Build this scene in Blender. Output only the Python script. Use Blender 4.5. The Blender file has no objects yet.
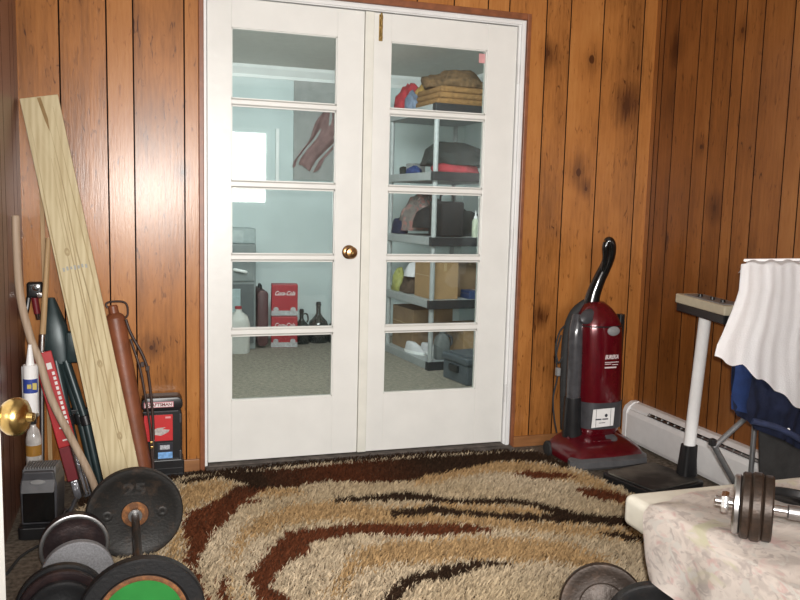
import bpy, bmesh, math, random
import numpy as np
from mathutils import Vector, Matrix, noise
random.seed(7)
rng = np.random.default_rng(5)
C = bpy.context.scene.collection
PI = math.pi
V = Vector

# ------------------------------------------------------------------ materials
def new_mat(name):
    m = bpy.data.materials.new(name); m.use_nodes = True
    nt = m.node_tree; b = nt.nodes['Principled BSDF']
    return m, nt, b

def N(nt, typ, **kw):
    n = nt.nodes.new(typ)
    for k, v in kw.items():
        if k in n.inputs: n.inputs[k].default_value = v
        else: setattr(n, k, v)
    return n

def mat(name, col, rough=.5, metal=0., var=.12, scale=30., bump=0., coat=0., bscale=None, spec=.5):
    """plain procedural material: base colour broken up by noise, optional bump"""
    m, nt, b = new_mat(name)
    tc = N(nt, 'ShaderNodeTexCoord')
    nz = N(nt, 'ShaderNodeTexNoise', Scale=scale, Detail=4.)
    nt.links.new(tc.outputs['Object'], nz.inputs['Vector'])
    r = N(nt, 'ShaderNodeValToRGB')
    c = np.array(col[:3])
    r.color_ramp.elements[0].position = .3; r.color_ramp.elements[1].position = .72
    r.color_ramp.elements[0].color = (*np.clip(c*(1-var), 0, 1), 1)
    r.color_ramp.elements[1].color = (*np.clip(c*(1+var), 0, 1), 1)
    nt.links.new(nz.outputs['Fac'], r.inputs['Fac'])
    nt.links.new(r.outputs['Color'], b.inputs['Base Color'])
    b.inputs['Roughness'].default_value = rough; b.inputs['Metallic'].default_value = metal
    b.inputs['Specular IOR Level'].default_value = spec
    if coat: b.inputs['Coat Weight'].default_value = coat; b.inputs['Coat Roughness'].default_value = .08
    if bump:
        n2 = N(nt, 'ShaderNodeTexNoise', Scale=bscale or scale*3, Detail=3.)
        nt.links.new(tc.outputs['Object'], n2.inputs['Vector'])
        bp = N(nt, 'ShaderNodeBump', Strength=bump, Distance=.01)
        nt.links.new(n2.outputs['Fac'], bp.inputs['Height']); nt.links.new(bp.outputs['Normal'], b.inputs['Normal'])
    return m

def panel_mat(name, axis, dark, mid, light, knots=(), rough=.3):
    """varnished knotty wood panelling; axis 0: wall runs along x, 1: along y"""
    m, nt, b = new_mat(name)
    L = nt.links.new
    geo = N(nt, 'ShaderNodeNewGeometry'); sp = N(nt, 'ShaderNodeSeparateXYZ'); L(geo.outputs['Position'], sp.inputs[0])
    u = sp.outputs[axis]; z = sp.outputs[2]
    att = N(nt, 'ShaderNodeAttribute', attribute_name='tone')
    def vec(su, sz, off=True):
        c = N(nt, 'ShaderNodeCombineXYZ')
        a = N(nt, 'ShaderNodeMath', operation='MULTIPLY'); a.inputs[1].default_value = su; L(u, a.inputs[0])
        d = N(nt, 'ShaderNodeMath', operation='MULTIPLY'); d.inputs[1].default_value = sz; L(z, d.inputs[0])
        L(a.outputs[0], c.inputs[0]); L(d.outputs[0], c.inputs[1])
        e = N(nt, 'ShaderNodeMath', operation='MULTIPLY'); e.inputs[1].default_value = 17.; L(att.outputs['Fac'], e.inputs[0]); L(e.outputs[0], c.inputs[2])
        return c.outputs[0]
    n1 = N(nt, 'ShaderNodeTexNoise', Scale=1., Detail=5., Roughness=.6, Distortion=.6); L(vec(9, .8), n1.inputs['Vector'])
    n2 = N(nt, 'ShaderNodeTexNoise', Scale=1., Detail=4., Roughness=.7); L(vec(105, 9), n2.inputs['Vector'])
    n3 = N(nt, 'ShaderNodeTexNoise', Scale=1., Detail=3.); L(vec(3.2, 2.2), n3.inputs['Vector'])
    wv = N(nt, 'ShaderNodeTexWave', Scale=1., Distortion=9., Detail=2.); wv.inputs['Detail Scale'].default_value = .5; L(vec(14, .7), wv.inputs['Vector'])
    def mul(a, f):
        q = N(nt, 'ShaderNodeMath', operation='MULTIPLY'); L(a, q.inputs[0]); q.inputs[1].default_value = f; return q.outputs[0]
    def add(a, c):
        q = N(nt, 'ShaderNodeMath', operation='ADD'); L(a, q.inputs[0])
        if isinstance(c, float): q.inputs[1].default_value = c
        else: L(c, q.inputs[1])
        return q.outputs[0]
    f = add(add(add(add(mul(n1.outputs['Fac'], .55), mul(n2.outputs['Fac'], .40)), mul(n3.outputs['Fac'], .5)), mul(wv.outputs['Fac'], .03)), mul(att.outputs['Fac'], .28))
    f = add(f, -.40)
    n4 = N(nt, 'ShaderNodeTexNoise', Scale=1., Detail=2., Distortion=1.2); L(vec(60, 13), n4.inputs['Vector'])
    fl = N(nt, 'ShaderNodeMapRange'); fl.inputs['From Min'].default_value = .62; fl.inputs['From Max'].default_value = .78; fl.inputs['To Max'].default_value = -.34; L(n4.outputs['Fac'], fl.inputs['Value'])
    f = add(f, fl.outputs[0])
    # dark knots with a halo
    for (ku, kz, kr) in knots:
        du = add(u, -float(ku)); dz = mul(add(z, -float(kz)), .75)
        d2 = N(nt, 'ShaderNodeMath', operation='SQRT'); L(add(N_mul(nt, du, du), N_mul(nt, dz, dz)), d2.inputs[0])
        d = add(d2.outputs[0], mul(add(n1.outputs['Fac'], -.5), kr*1.2))
        core = N(nt, 'ShaderNodeMapRange'); core.inputs['From Min'].default_value = kr*.25; core.inputs['From Max'].default_value = kr*.75
        core.inputs['To Min'].default_value = -.55; core.inputs['To Max'].default_value = 0.; L(d, core.inputs['Value'])
        halo = N(nt, 'ShaderNodeMapRange'); halo.inputs['From Min'].default_value = kr; halo.inputs['From Max'].default_value = kr*5
        halo.inputs['To Min'].default_value = -.22; halo.inputs['To Max'].default_value = 0.; L(d, halo.inputs['Value'])
        f = add(add(f, core.outputs[0]), halo.outputs[0])
    r = N(nt, 'ShaderNodeValToRGB'); e = r.color_ramp.elements
    e[0].position = .05; e[0].color = (*dark, 1); e[1].position = .95; e[1].color = (*light, 1)
    k = e.new(.45); k.color = (*mid, 1)
    L(f, r.inputs['Fac']); L(r.outputs['Color'], b.inputs['Base Color'])
    b.inputs['Roughness'].default_value = rough; b.inputs['Specular IOR Level'].default_value = .36
    bp = N(nt, 'ShaderNodeBump', Strength=.16, Distance=.003); L(n2.outputs['Fac'], bp.inputs['Height']); L(bp.outputs['Normal'], b.inputs['Normal'])
    return m
def N_mul(nt, a, c):
    q = nt.nodes.new('ShaderNodeMath'); q.operation = 'MULTIPLY'; nt.links.new(a, q.inputs[0]); nt.links.new(c, q.inputs[1]); return q.outputs[0]

def glass_mat():
    m = bpy.data.materials.new('pane_glass'); m.use_nodes = True; nt = m.node_tree; nt.nodes.clear()
    out = N(nt, 'ShaderNodeOutputMaterial'); mix = N(nt, 'ShaderNodeMixShader'); fr = N(nt, 'ShaderNodeFresnel', IOR=1.5)
    tr = N(nt, 'ShaderNodeBsdfTransparent'); tr.inputs[0].default_value = (.86, .9, .89, 1)
    tc = N(nt, 'ShaderNodeTexCoord'); nz = N(nt, 'ShaderNodeTexNoise', Scale=60.); nt.links.new(tc.outputs['Object'], nz.inputs['Vector'])
    mr = N(nt, 'ShaderNodeMapRange'); mr.inputs['To Min'].default_value = .0; mr.inputs['To Max'].default_value = .05; nt.links.new(nz.outputs['Fac'], mr.inputs['Value'])
    gl = N(nt, 'ShaderNodeBsdfGlossy'); nt.links.new(mr.outputs[0], gl.inputs['Roughness'])
    mm = N(nt, 'ShaderNodeMath', operation='MULTIPLY_ADD'); mm.inputs[1].default_value = 1.0; mm.inputs[2].default_value = -.008; nt.links.new(fr.outputs[0], mm.inputs[0])
    df = N(nt, 'ShaderNodeBsdfDiffuse'); df.inputs[0].default_value = (.55, .6, .6, 1)
    m2 = N(nt, 'ShaderNodeMixShader'); m2.inputs[0].default_value = .01     # thin film of dust
    nt.links.new(tr.outputs[0], m2.inputs[1]); nt.links.new(df.outputs[0], m2.inputs[2])
    nt.links.new(mm.outputs[0], mix.inputs[0]); nt.links.new(m2.outputs[0], mix.inputs[1]); nt.links.new(gl.outputs[0], mix.inputs[2])
    nt.links.new(mix.outputs[0], out.inputs[0]); return m

def attr_mat(name, attr, rough=.95):
    m, nt, b = new_mat(name)
    a = N(nt, 'ShaderNodeAttribute', attribute_name=attr)
    nz = N(nt, 'ShaderNodeTexNoise', Scale=90.); hs = N(nt, 'ShaderNodeHueSaturation')
    mr = N(nt, 'ShaderNodeMapRange'); mr.inputs['To Min'].default_value = .75; mr.inputs['To Max'].default_value = 1.25
    nt.links.new(nz.outputs['Fac'], mr.inputs['Value']); nt.links.new(mr.outputs[0], hs.inputs['Value'])
    nt.links.new(a.outputs['Color'], hs.inputs['Color']); nt.links.new(hs.outputs[0], b.inputs['Base Color'])
    b.inputs['Roughness'].default_value = rough; b.inputs['Specular IOR Level'].default_value = .1
    return m

def wood_mat(name, dark, light, axis_scale, rough=.6, knots=True):
    m, nt, b = new_mat(name); L = nt.links.new
    tc = N(nt, 'ShaderNodeTexCoord'); mp = N(nt, 'ShaderNodeMapping'); mp.inputs['Scale'].default_value = axis_scale
    L(tc.outputs['Object'], mp.inputs['Vector'])
    wv = N(nt, 'ShaderNodeTexWave', Scale=1., Distortion=5., Detail=3.); wv.inputs['Detail Scale'].default_value = .6; L(mp.outputs[0], wv.inputs['Vector'])
    nz = N(nt, 'ShaderNodeTexNoise', Scale=2., Detail=5., Distortion=1.); L(mp.outputs[0], nz.inputs['Vector'])
    ad = N(nt, 'ShaderNodeMath', operation='MULTIPLY_ADD'); ad.inputs[1].default_value = .16; L(wv.outputs['Fac'], ad.inputs[0])
    m2 = N(nt, 'ShaderNodeMath', operation='MULTIPLY'); m2.inputs[1].default_value = .8; L(nz.outputs['Fac'], m2.inputs[0]); L(m2.outputs[0], ad.inputs[2])
    r = N(nt, 'ShaderNodeValToRGB'); e = r.color_ramp.elements
    e[0].position = .12; e[0].color = (*dark, 1); e[1].position = .62; e[1].color = (*light, 1)
    L(ad.outputs[0], r.inputs['Fac']); L(r.outputs['Color'], b.inputs['Base Color']); b.inputs['Roughness'].default_value = rough
    return m

def rust_mat(name, base, rust, rough=.45, metal=.5, amt=.55, scale=14.):
    m, nt, b = new_mat(name); L = nt.links.new
    tc = N(nt, 'ShaderNodeTexCoord'); nz = N(nt, 'ShaderNodeTexNoise', Scale=scale, Detail=6., Roughness=.7); L(tc.outputs['Object'], nz.inputs['Vector'])
    r = N(nt, 'ShaderNodeValToRGB'); e = r.color_ramp.elements
    e[0].position = amt; e[0].color = (*base, 1); e[1].position = amt+.2; e[1].color = (*rust, 1)
    L(nz.outputs['Fac'], r.inputs['Fac']); L(r.outputs['Color'], b.inputs['Base Color'])
    b.inputs['Roughness'].default_value = rough; b.inputs['Metallic'].default_value = metal
    bp = N(nt, 'ShaderNodeBump', Strength=.3, Distance=.003); n2 = N(nt, 'ShaderNodeTexNoise', Scale=120.); L(tc.outputs['Object'], n2.inputs['Vector'])
    L(n2.outputs['Fac'], bp.inputs['Height']); L(bp.outputs['Normal'], b.inputs['Normal'])
    return m

def floral_mat(name):
    """off-white cotton with a faded pink, grey and lemon woven pattern"""
    m, nt, b = new_mat(name); L = nt.links.new
    uv = N(nt, 'ShaderNodeUVMap')
    base = (.90, .825, .765)
    col = None
    def layer(prev, c, scale, lo, hi, off, dist=1.5, typ='n'):
        mp = N(nt, 'ShaderNodeMapping'); mp.inputs['Location'].default_value = off; L(uv.outputs[0], mp.inputs['Vector'])
        if typ == 'n':
            t = N(nt, 'ShaderNodeTexNoise', Scale=scale, Detail=3., Distortion=dist); o = t.outputs['Fac']
        else:
            t = N(nt, 'ShaderNodeTexVoronoi', Scale=scale, feature='DISTANCE_TO_EDGE'); o = t.outputs['Distance']
        L(mp.outputs[0], t.inputs['Vector'])
        mr = N(nt, 'ShaderNodeMapRange'); mr.inputs['From Min'].default_value = lo; mr.inputs['From Max'].default_value = hi; L(o, mr.inputs['Value'])
        mx = N(nt, 'ShaderNodeMix', data_type='RGBA'); L(mr.outputs[0], mx.inputs['Factor']);
        mx.inputs[7].default_value = (*c, 1)
        if prev is None: mx.inputs[6].default_value = (*base, 1)
        else: L(prev, mx.inputs[6])
        return mx.outputs[2]
    col = layer(None, (.76, .69, .64), 9., .48, .62, (0, 0, 0), 2.5)
    col = layer(col, (.80, .62, .58), 6., .56, .68, (3, 1, 0), 2.)
    col = layer(col, (.66, .59, .55), 17., .56, .66, (7, 2, 0), 1.2)
    col = layer(col, (.78, .75, .58), 5., .62, .72, (1, 6, 0), 1.)
    col = layer(col, (.83, .79, .74), 9., .57, .64, (4, 9, 0), 1.5)
    L(col, b.inputs['Base Color']); b.inputs['Roughness'].default_value = .9; b.inputs['Specular IOR Level'].default_value = .15
    n2 = N(nt, 'ShaderNodeTexNoise', Scale=260.); L(uv.outputs[0], n2.inputs['Vector'])
    bp = N(nt, 'ShaderNodeBump', Strength=.2, Distance=.003); L(n2.outputs['Fac'], bp.inputs['Height']); L(bp.outputs['Normal'], b.inputs['Normal'])
    return m

# ------------------------------------------------------------------ mesh helpers
def BM(): return bmesh.new()
def xform(bm, verts, M):
    bmesh.ops.transform(bm, matrix=M, verts=verts)
def add_box(bm, lo, hi, bevel=0., M=None, seg=2):
    t = bmesh.new()
    bmesh.ops.create_cube(t, size=1.)
    lo, hi = V(lo), V(hi)
    for v in t.verts: v.co = V((lo[i] + (v.co[i]+.5)*(hi[i]-lo[i]) for i in range(3)))
    if bevel: bmesh.ops.bevel(t, geom=t.edges[:], offset=bevel, segments=seg, affect='EDGES', profile=.5)
    merge(bm, t, M)
def merge(bm, t, M=None):
    if M is not None: bmesh.ops.transform(t, matrix=M, verts=t.verts[:])
    me = bpy.data.meshes.new('tmp'); t.to_mesh(me); t.free(); bm.from_mesh(me); bpy.data.meshes.remove(me)
def axis_matrix(p, d):
    d = V(d).normalized(); q = V((0, 0, 1)).rotation_difference(d)
    return Matrix.Translation(V(p)) @ q.to_matrix().to_4x4()
def add_cyl(bm, p0, p1, r0, r1=None, seg=24, bevel=0.):
    p0, p1 = V(p0), V(p1); h = (p1-p0).length; r1 = r0 if r1 is None else r1
    b = min(bevel, h*.4)
    prof = [(0, 0), (r0-b, 0), (r0, b), (r1, h-b), (r1-b, h), (0, h)] if b else [(0, 0), (r0, 0), (r1, h), (0, h)]
    add_lathe(bm, prof, axis_matrix(p0, p1-p0), seg)
def add_lathe(bm, prof, M=None, seg=32):
    t = bmesh.new(); rings = []
    for r, z in prof:
        if r < 1e-6: rings.append([t.verts.new((0, 0, z))])
        else: rings.append([t.verts.new((r*math.cos(2*PI*k/seg), r*math.sin(2*PI*k/seg), z)) for k in range(seg)])
    for a, b in zip(rings, rings[1:]):
        if len(a) == 1 and len(b) == 1: continue
        for k in range(seg):
            k2 = (k+1) % seg
            if len(a) == 1: t.faces.new((a[0], b[k2], b[k]))
            elif len(b) == 1: t.faces.new((a[k], a[k2], b[0]))
            else: t.faces.new((a[k], a[k2], b[k2], b[k]))
    bmesh.ops.recalc_face_normals(t, faces=t.faces[:]); merge(bm, t, M)
def smooth_path(pts, n=6):
    pts = [V(p) for p in pts]; P = [pts[0]] + pts + [pts[-1]]; out = []
    for i in range(1, len(P)-2):
        for k in range(n):
            s = k/n; a, b, c, d = P[i-1], P[i], P[i+1], P[i+2]
            out.append(.5*((2*b) + (c-a)*s + (2*a-5*b+4*c-d)*s*s + (3*b-a-3*c+d)*s**3))
    out.append(pts[-1]); return out
def add_tube(bm, pts, r, seg=12, smooth=0, cap=True):
    """r: number or list of radii"""
    n0 = len(pts)
    if smooth:
        rr = r if isinstance(r, (list, tuple)) else [r]*n0
        pts = smooth_path(pts, smooth)
        rad = [float(np.interp(i/smooth, range(n0), rr)) for i in range(len(pts))]
    else:
        pts = [V(p) for p in pts]; rad = r if isinstance(r, (list, tuple)) else [r]*len(pts)
    t = bmesh.new(); rings = []; up = None
    for i, p in enumerate(pts):
        d = (pts[min(i+1, len(pts)-1)]-pts[max(i-1, 0)]).normalized()
        if up is None: up = d.orthogonal().normalized()
        up = (up - d*up.dot(d)).normalized(); s = d.cross(up)
        rings.append([t.verts.new(p + rad[i]*(math.cos(2*PI*k/seg)*up + math.sin(2*PI*k/seg)*s)) for k in range(seg)])
    for a, b in zip(rings, rings[1:]):
        for k in range(seg): t.faces.new((a[k], a[(k+1) % seg], b[(k+1) % seg], b[k]))
    if cap: t.faces.new(rings[0][::-1]); t.faces.new(rings[-1])
    bmesh.ops.recalc_face_normals(t, faces=t.faces[:]); merge(bm, t)
def add_loft(bm, rings, M=None):
    t = bmesh.new(); R = [[t.verts.new(p) for p in r] for r in rings]; n = len(R[0])
    for a, b in zip(R, R[1:]):
        for k in range(n): t.faces.new((a[k], a[(k+1) % n], b[(k+1) % n], b[k]))
    t.faces.new(R[0][::-1]); t.faces.new(R[-1]); bmesh.ops.recalc_face_normals(t, faces=t.faces[:]); merge(bm, t, M)
def superring(cx, cy, z, a, b, e=2.6, n=28):
    out = []
    for k in range(n):
        t = 2*PI*k/n; c, s = math.cos(t), math.sin(t)
        out.append((cx + a*math.copysign(abs(c)**(2/e), c), cy + b*math.copysign(abs(s)**(2/e), s), z))
    return out
def add_prism(bm, poly, d0, d1, axis='y', M=None, bevel=0.):
    """poly of 2-D points extruded along an axis"""
    t = bmesh.new()
    def p3(a, b, d): return {'y': (a, d, b), 'x': (d, a, b), 'z': (a, b, d)}[axis]
    A = [t.verts.new(p3(a, b, d0)) for a, b in poly]; B = [t.verts.new(p3(a, b, d1)) for a, b in poly]
    n = len(poly); t.faces.new(A); t.faces.new(B[::-1])
    for k in range(n): t.faces.new((A[k], B[k], B[(k+1) % n], A[(k+1) % n]))
    bmesh.ops.recalc_face_normals(t, faces=t.faces[:])
    if bevel: bmesh.ops.bevel(t, geom=t.edges[:], offset=bevel, segments=2, affect='EDGES', profile=.5)
    merge(bm, t, M)
def round_rect(w, h, r, cx=0, cy=0, n=5):
    out = []
    for sx, sy, a0 in ((1, 1, 0), (-1, 1, 90), (-1, -1, 180), (1, -1, 270)):
        for k in range(n+1):
            a = math.radians(a0 + 90*k/n); out.append((cx+sx*(w/2-r)+r*math.cos(a), cy+sy*(h/2-r)+r*math.sin(a)))
    return out
def grid_bm(nu, nv, fn, uv=None, thick=0.):
    bm = bmesh.new(); G = [[bm.verts.new(fn(i/nu, j/nv)) for j in range(nv+1)] for i in range(nu+1)]
    lay = bm.loops.layers.uv.new('UVMap') if uv else None
    for i in range(nu):
        for j in range(nv):
            f = bm.faces.new((G[i][j], G[i+1][j], G[i+1][j+1], G[i][j+1]))
            if lay:
                for l, (a, b) in zip(f.loops, ((i, j), (i+1, j), (i+1, j+1), (i, j+1))): l[lay].uv = uv(a/nu, b/nv)
    if thick:
        r = bmesh.ops.solidify(bm, geom=bm.faces[:], thickness=thick)
    bmesh.ops.recalc_face_normals(bm, faces=bm.faces[:])
    return bm
def heap_bm(rx, ry, h, seed=0, rough=.25, freq=6., sub=4):
    """a crumpled heap of cloth resting on z=0"""
    bm = bmesh.new(); bmesh.ops.create_icosphere(bm, subdivisions=sub, radius=1.)
    o = V((seed*3.7, seed*1.9, seed*5.1))
    for v in bm.verts:
        d = v.co.normalized()
        k = 1 + rough*noise.noise(d*1.7+o) + rough*.45*(.5-abs(noise.noise(d*freq*.6+o))) + rough*.25*noise.noise(d*freq+o)
        z = d.z*h*k if d.z > 0 else 0
        w = 1. if d.z > 0 else 1 - .12*abs(d.z)
        v.co = V((d.x*rx*k*w, d.y*ry*k*w, max(0, z) + (.0 if d.z > -.2 else 0)))
    return bm

def obj(name, bm, m, parent=None, smooth=False, angle=None):
    me = bpy.data.meshes.new(name); bm.to_mesh(me); bm.free()
    for x in (m if isinstance(m, (list, tuple)) else [m]): me.materials.append(x)
    if smooth:
        for p in me.polygons: p.use_smooth = True
        try: me.set_sharp_from_angle(angle=math.radians(angle or 35))
        except Exception: pass
    o = bpy.data.objects.new(name, me); C.objects.link(o)
    if parent: o.parent = parent
    return o
def thing(name, label, cat, loc=(0, 0, 0), rotz=0., group=None):
    o = bpy.data.objects.new(name, None); C.objects.link(o); o.empty_display_size = .05
    o.location = loc; o.rotation_euler = (0, 0, rotz); o['label'] = label; o['category'] = cat
    if group: o['group'] = group
    return o
def tag(o, label, cat, group=None, kind=None):
    o['label'] = label; o['category'] = cat
    if group: o['group'] = group
    if kind: o['kind'] = kind
    return o
def struct(name, bm, m, smooth=False):
    o = obj(name, bm, m, None, smooth); o['kind'] = 'structure'; return o
def text(name, body, size, m, parent, M, shear=0., bold=0., extrude=.0004, width=None):
    cu = bpy.data.curves.new(name, 'FONT'); cu.body = body; cu.size = size; cu.shear = shear; cu.offset = bold
    cu.align_x = 'CENTER'; cu.align_y = 'CENTER'; cu.extrude = extrude
    o = bpy.data.objects.new(name, cu); C.objects.link(o)
    bpy.context.view_layer.update()
    me = bpy.data.meshes.new_from_object(o.evaluated_get(bpy.context.evaluated_depsgraph_get()))
    bpy.data.objects.remove(o); bpy.data.curves.remove(cu)
    if width:
        xs = [v.co.x for v in me.vertices]; s = width/(max(xs)-min(xs))
        for v in me.vertices: v.co.x *= s
    me.transform(M); me.materials.clear(); me.materials.append(m)
    o = bpy.data.objects.new(name, me); C.objects.link(o)
    if parent: o.parent = parent
    return o
def face_cam(p):            # text lying in the xz plane, read from -y
    return Matrix.Translation(V(p)) @ Matrix.Rotation(PI/2, 4, 'X')

# palette
white_paint = mat('white_door_paint', (.74, .735, .70), .32, var=.035, scale=7, bump=.08, bscale=25)
white_trim = mat('white_trim_paint', (.76, .76, .75), .4, var=.05, scale=8)
aged_paint = mat('aged_cream_paint', (.72, .71, .64), .42, var=.07, scale=10)
grime = mat('dark_sill_wood', (.085, .07, .06), .8, var=.5, scale=25, bump=.3)
red_mould = mat('reddish_moulding', (.22, .075, .03), .4, var=.2, scale=30)
groove_m = mat('groove_dark', (.018, .007, .004), .9, spec=.1)  # near-black tone of the board grooves and the wall backs
brass = mat('worn_brass', (.55, .38, .14), .25, 1., var=.25, scale=60)
dark_brass = mat('tarnished_brass', (.36, .2, .09), .28, 1., var=.3, scale=60)
chrome = mat('chrome_steel', (.72, .72, .72), .18, 1., var=.08)
steel = mat('brushed_steel', (.48, .48, .48), .35, 1., var=.15)
blk = mat('black_plastic', (.012, .012, .013), .35, var=.2)
blk_rough = mat('black_rubber', (.02, .02, .02), .75, var=.25, bump=.2)
blk_gloss = mat('glossy_black_plastic', (.006, .006, .006), .18, coat=.5)
grey_pl = mat('grey_plastic', (.22, .22, .22), .45, var=.12)
dkgrey_pl = mat('dark_grey_plastic', (.045, .045, .05), .4, var=.2)
white_m = mat('white_enamel', (.87, .865, .86), .35, var=.03)
glass = glass_mat()

RUG=[('T',[(-0.013,-1.241),(-0.017,-1.075),(0.008,-0.895),(0.1,-0.683),(0.261,-0.57),(0.448,-0.573),(0.629,-0.685),(0.804,-0.696),(0.742,-0.867),(0.578,-0.854),(0.406,-0.752),(0.23,-0.746),(0.079,-0.845),(-0.006,-1.034),(-0.029,-1.197),(-0.025,-1.348)]),
('T',[(-0.178,-0.481),(-0.123,-0.257),(-0.026,-0.193),(0.103,-0.275),(-0.017,-0.434),(-0.13,-0.555),(-0.176,-0.642)]),
('T',[(-0.191,-0.666),(-0.143,-0.679),(-0.144,-0.838),(-0.166,-1.029),(-0.201,-0.982)]),
('T',[(0.264,-1.289),(0.338,-1.14),(0.433,-1.022),(0.563,-0.988),(0.649,-1.019),(0.827,-1.02),(1.005,-1.084),(1.149,-1.149),(1.224,-1.295),(1.134,-1.439),(1.06,-1.307),(0.924,-1.248),(0.757,-1.188),(0.591,-1.184),(0.51,-1.155),(0.39,-1.183),(0.302,-1.286),(0.234,-1.419)]),
('T',[(0.862,-0.344),(1.011,-0.297),(1.245,-0.235),(1.432,-0.295),(1.541,-0.41),(1.625,-0.53),(1.621,-0.809),(1.543,-0.926),(1.541,-0.668),(1.459,-0.557),(1.353,-0.45),(1.175,-0.393),(0.954,-0.446),(0.813,-0.488)]),
('T',[(0.85,-0.685),(0.993,-0.755),(1.144,-0.803),(1.221,-0.866),(1.182,-0.94),(1.106,-0.879),(0.96,-0.832),(0.82,-0.765)]),
('T',[(0.588,-0.727),(0.914,-0.841),(1.079,-0.934),(1.214,-0.998),(1.472,-1.131),(1.418,-1.21),(1.167,-1.081),(1.037,-1.019),(0.876,-0.931),(0.561,-0.821)]),
('T',[(-0.056,-0.594),(0.025,-0.4),(0.153,-0.337),(0.344,-0.384),(0.327,-0.475),(0.141,-0.428),(0.017,-0.487),(-0.061,-0.671)]),
('A',[(-0.136,-0.188),(-0.116,-0.172),(0.036,-0.124),(0.135,-0.117),(0.375,-0.139),(0.651,-0.112),(0.966,-0.113),(1.111,-0.13),(1.404,-0.127),(1.606,-0.174),(1.63,-0.335),(1.573,-0.435),(1.499,-0.341),(1.435,-0.289),(1.286,-0.263),(1.123,-0.317),(0.882,-0.379),(0.861,-0.412),(0.646,-0.401),(0.45,-0.332),(0.333,-0.364),(0.171,-0.364),(0.117,-0.271),(0.031,-0.187),(-0.131,-0.23)]),
('B',[(0.173,-0.353),(0.101,-0.287),(-0.006,-0.451),(-0.123,-0.56),(-0.146,-0.68),(-0.137,-0.827),(-0.15,-0.981),(-0.123,-1.128),(-0.122,-1.276),(-0.087,-1.285),(-0.107,-1.177),(-0.116,-1.014),(-0.087,-0.895),(-0.044,-0.766),(0.023,-0.661),(0.105,-0.479),(0.213,-0.355)]),
('R',[(0.095,-0.519),(0.107,-0.479),(0.169,-0.477),(0.15,-0.519)]),
('R',[(-0.083,-1.286),(-0.06,-1.189),(-0.045,-1.115),(-0.023,-1.133),(-0.041,-1.237),(-0.046,-1.296)]),
('R',[(0.026,-1.123),(0.075,-1.065),(0.134,-0.952),(0.213,-0.818),(0.32,-0.815),(0.469,-0.807),(0.585,-0.837),(0.697,-0.881),(0.683,-0.867),(0.809,-0.899),(0.883,-0.925),(0.941,-0.983),(0.931,-1.007),(0.776,-0.983),(0.67,-0.981),(0.53,-0.926),(0.553,-0.941),(0.446,-0.893),(0.347,-0.911),(0.247,-0.949),(0.277,-0.995),(0.209,-1.03),(0.142,-1.106),(0.102,-1.166),(0.093,-1.252),(0.136,-1.274),(0.127,-1.343),(0.035,-1.318),(0.046,-1.218)]),
('D',[(0.36,-1.447),(0.412,-1.363),(0.498,-1.268),(0.605,-1.233),(0.685,-1.214),(0.81,-1.217),(0.886,-1.267),(0.767,-1.257),(0.678,-1.293),(0.615,-1.304),(0.557,-1.301),(0.496,-1.344),(0.443,-1.405),(0.414,-1.462)]),
('D',[(0.452,-0.54),(0.643,-0.543),(0.75,-0.537),(0.825,-0.584),(0.901,-0.664),(1.142,-0.713),(1.252,-0.804),(1.328,-0.918),(1.486,-1.013),(1.554,-1.062),(1.493,-1.148),(1.444,-1.075),(1.331,-1.015),(1.235,-0.92),(1.195,-0.824),(1.128,-0.773),(1.017,-0.749),(0.883,-0.711),(0.761,-0.637),(0.625,-0.603),(0.453,-0.586)]),
('D',[(0.6,-0.726),(0.734,-0.715),(0.823,-0.711),(0.886,-0.776),(1.046,-0.85),(1.239,-0.914),(1.35,-0.985),(1.441,-1.081),(1.309,-1.027),(1.138,-0.962),(1.053,-0.927),(0.903,-0.843),(0.781,-0.786),(0.64,-0.786)]),
('R',[(1.273,-0.446),(1.37,-0.416),(1.523,-0.492),(1.55,-0.537),(1.409,-0.541),(1.329,-0.498)]),
('R',[(1.462,-0.679),(1.534,-0.68),(1.597,-0.743),(1.643,-0.85),(1.597,-0.894),(1.511,-0.825),(1.452,-0.761)]),
('D',[(1.319,-1.103),(1.403,-1.138),(1.462,-1.245),(1.429,-1.27),(1.399,-1.22),(1.322,-1.15)])]
def world(t):
    """the parts of t were modelled in room coordinates: keep them where they are"""
    M = (Matrix.Translation(t.location) @ Matrix.Rotation(t.rotation_euler.z, 4, 'Z')).inverted()
    for ch in t.children: ch.matrix_parent_inverse = M

# ------------------------------------------------------------------ the setting
XL, XR, YF, HZ = -.728, 2.2, -5.2, 2.42      # left wall, right wall, wall behind the camera, ceiling
floor_m = mat('worn_brown_carpet', (.17, .14, .11), .95, var=.5, scale=55, bump=.6, bscale=300, spec=.1)
floor2_m = mat('beige_carpet', (.34, .30, .245), .95, var=.3, scale=38, bump=.8, bscale=320, spec=.1)
bm = BM(); add_box(bm, (XL-.3, YF-.1, -.06), (XR+.1, .1, 0)); struct('floor', bm, floor_m)
bm = BM(); add_box(bm, (-1.3, .1, -.06), (2.75, 3.65, 0)); struct('floor_storage_room', bm, floor2_m)
ceil_m = mat('ceiling_white', (.72, .70, .67), .9, var=.04)
bm = BM(); add_box(bm, (XL-.3, YF-.1, HZ), (XR+.1, .1, HZ+.06)); struct('ceiling', bm, ceil_m)

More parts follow.
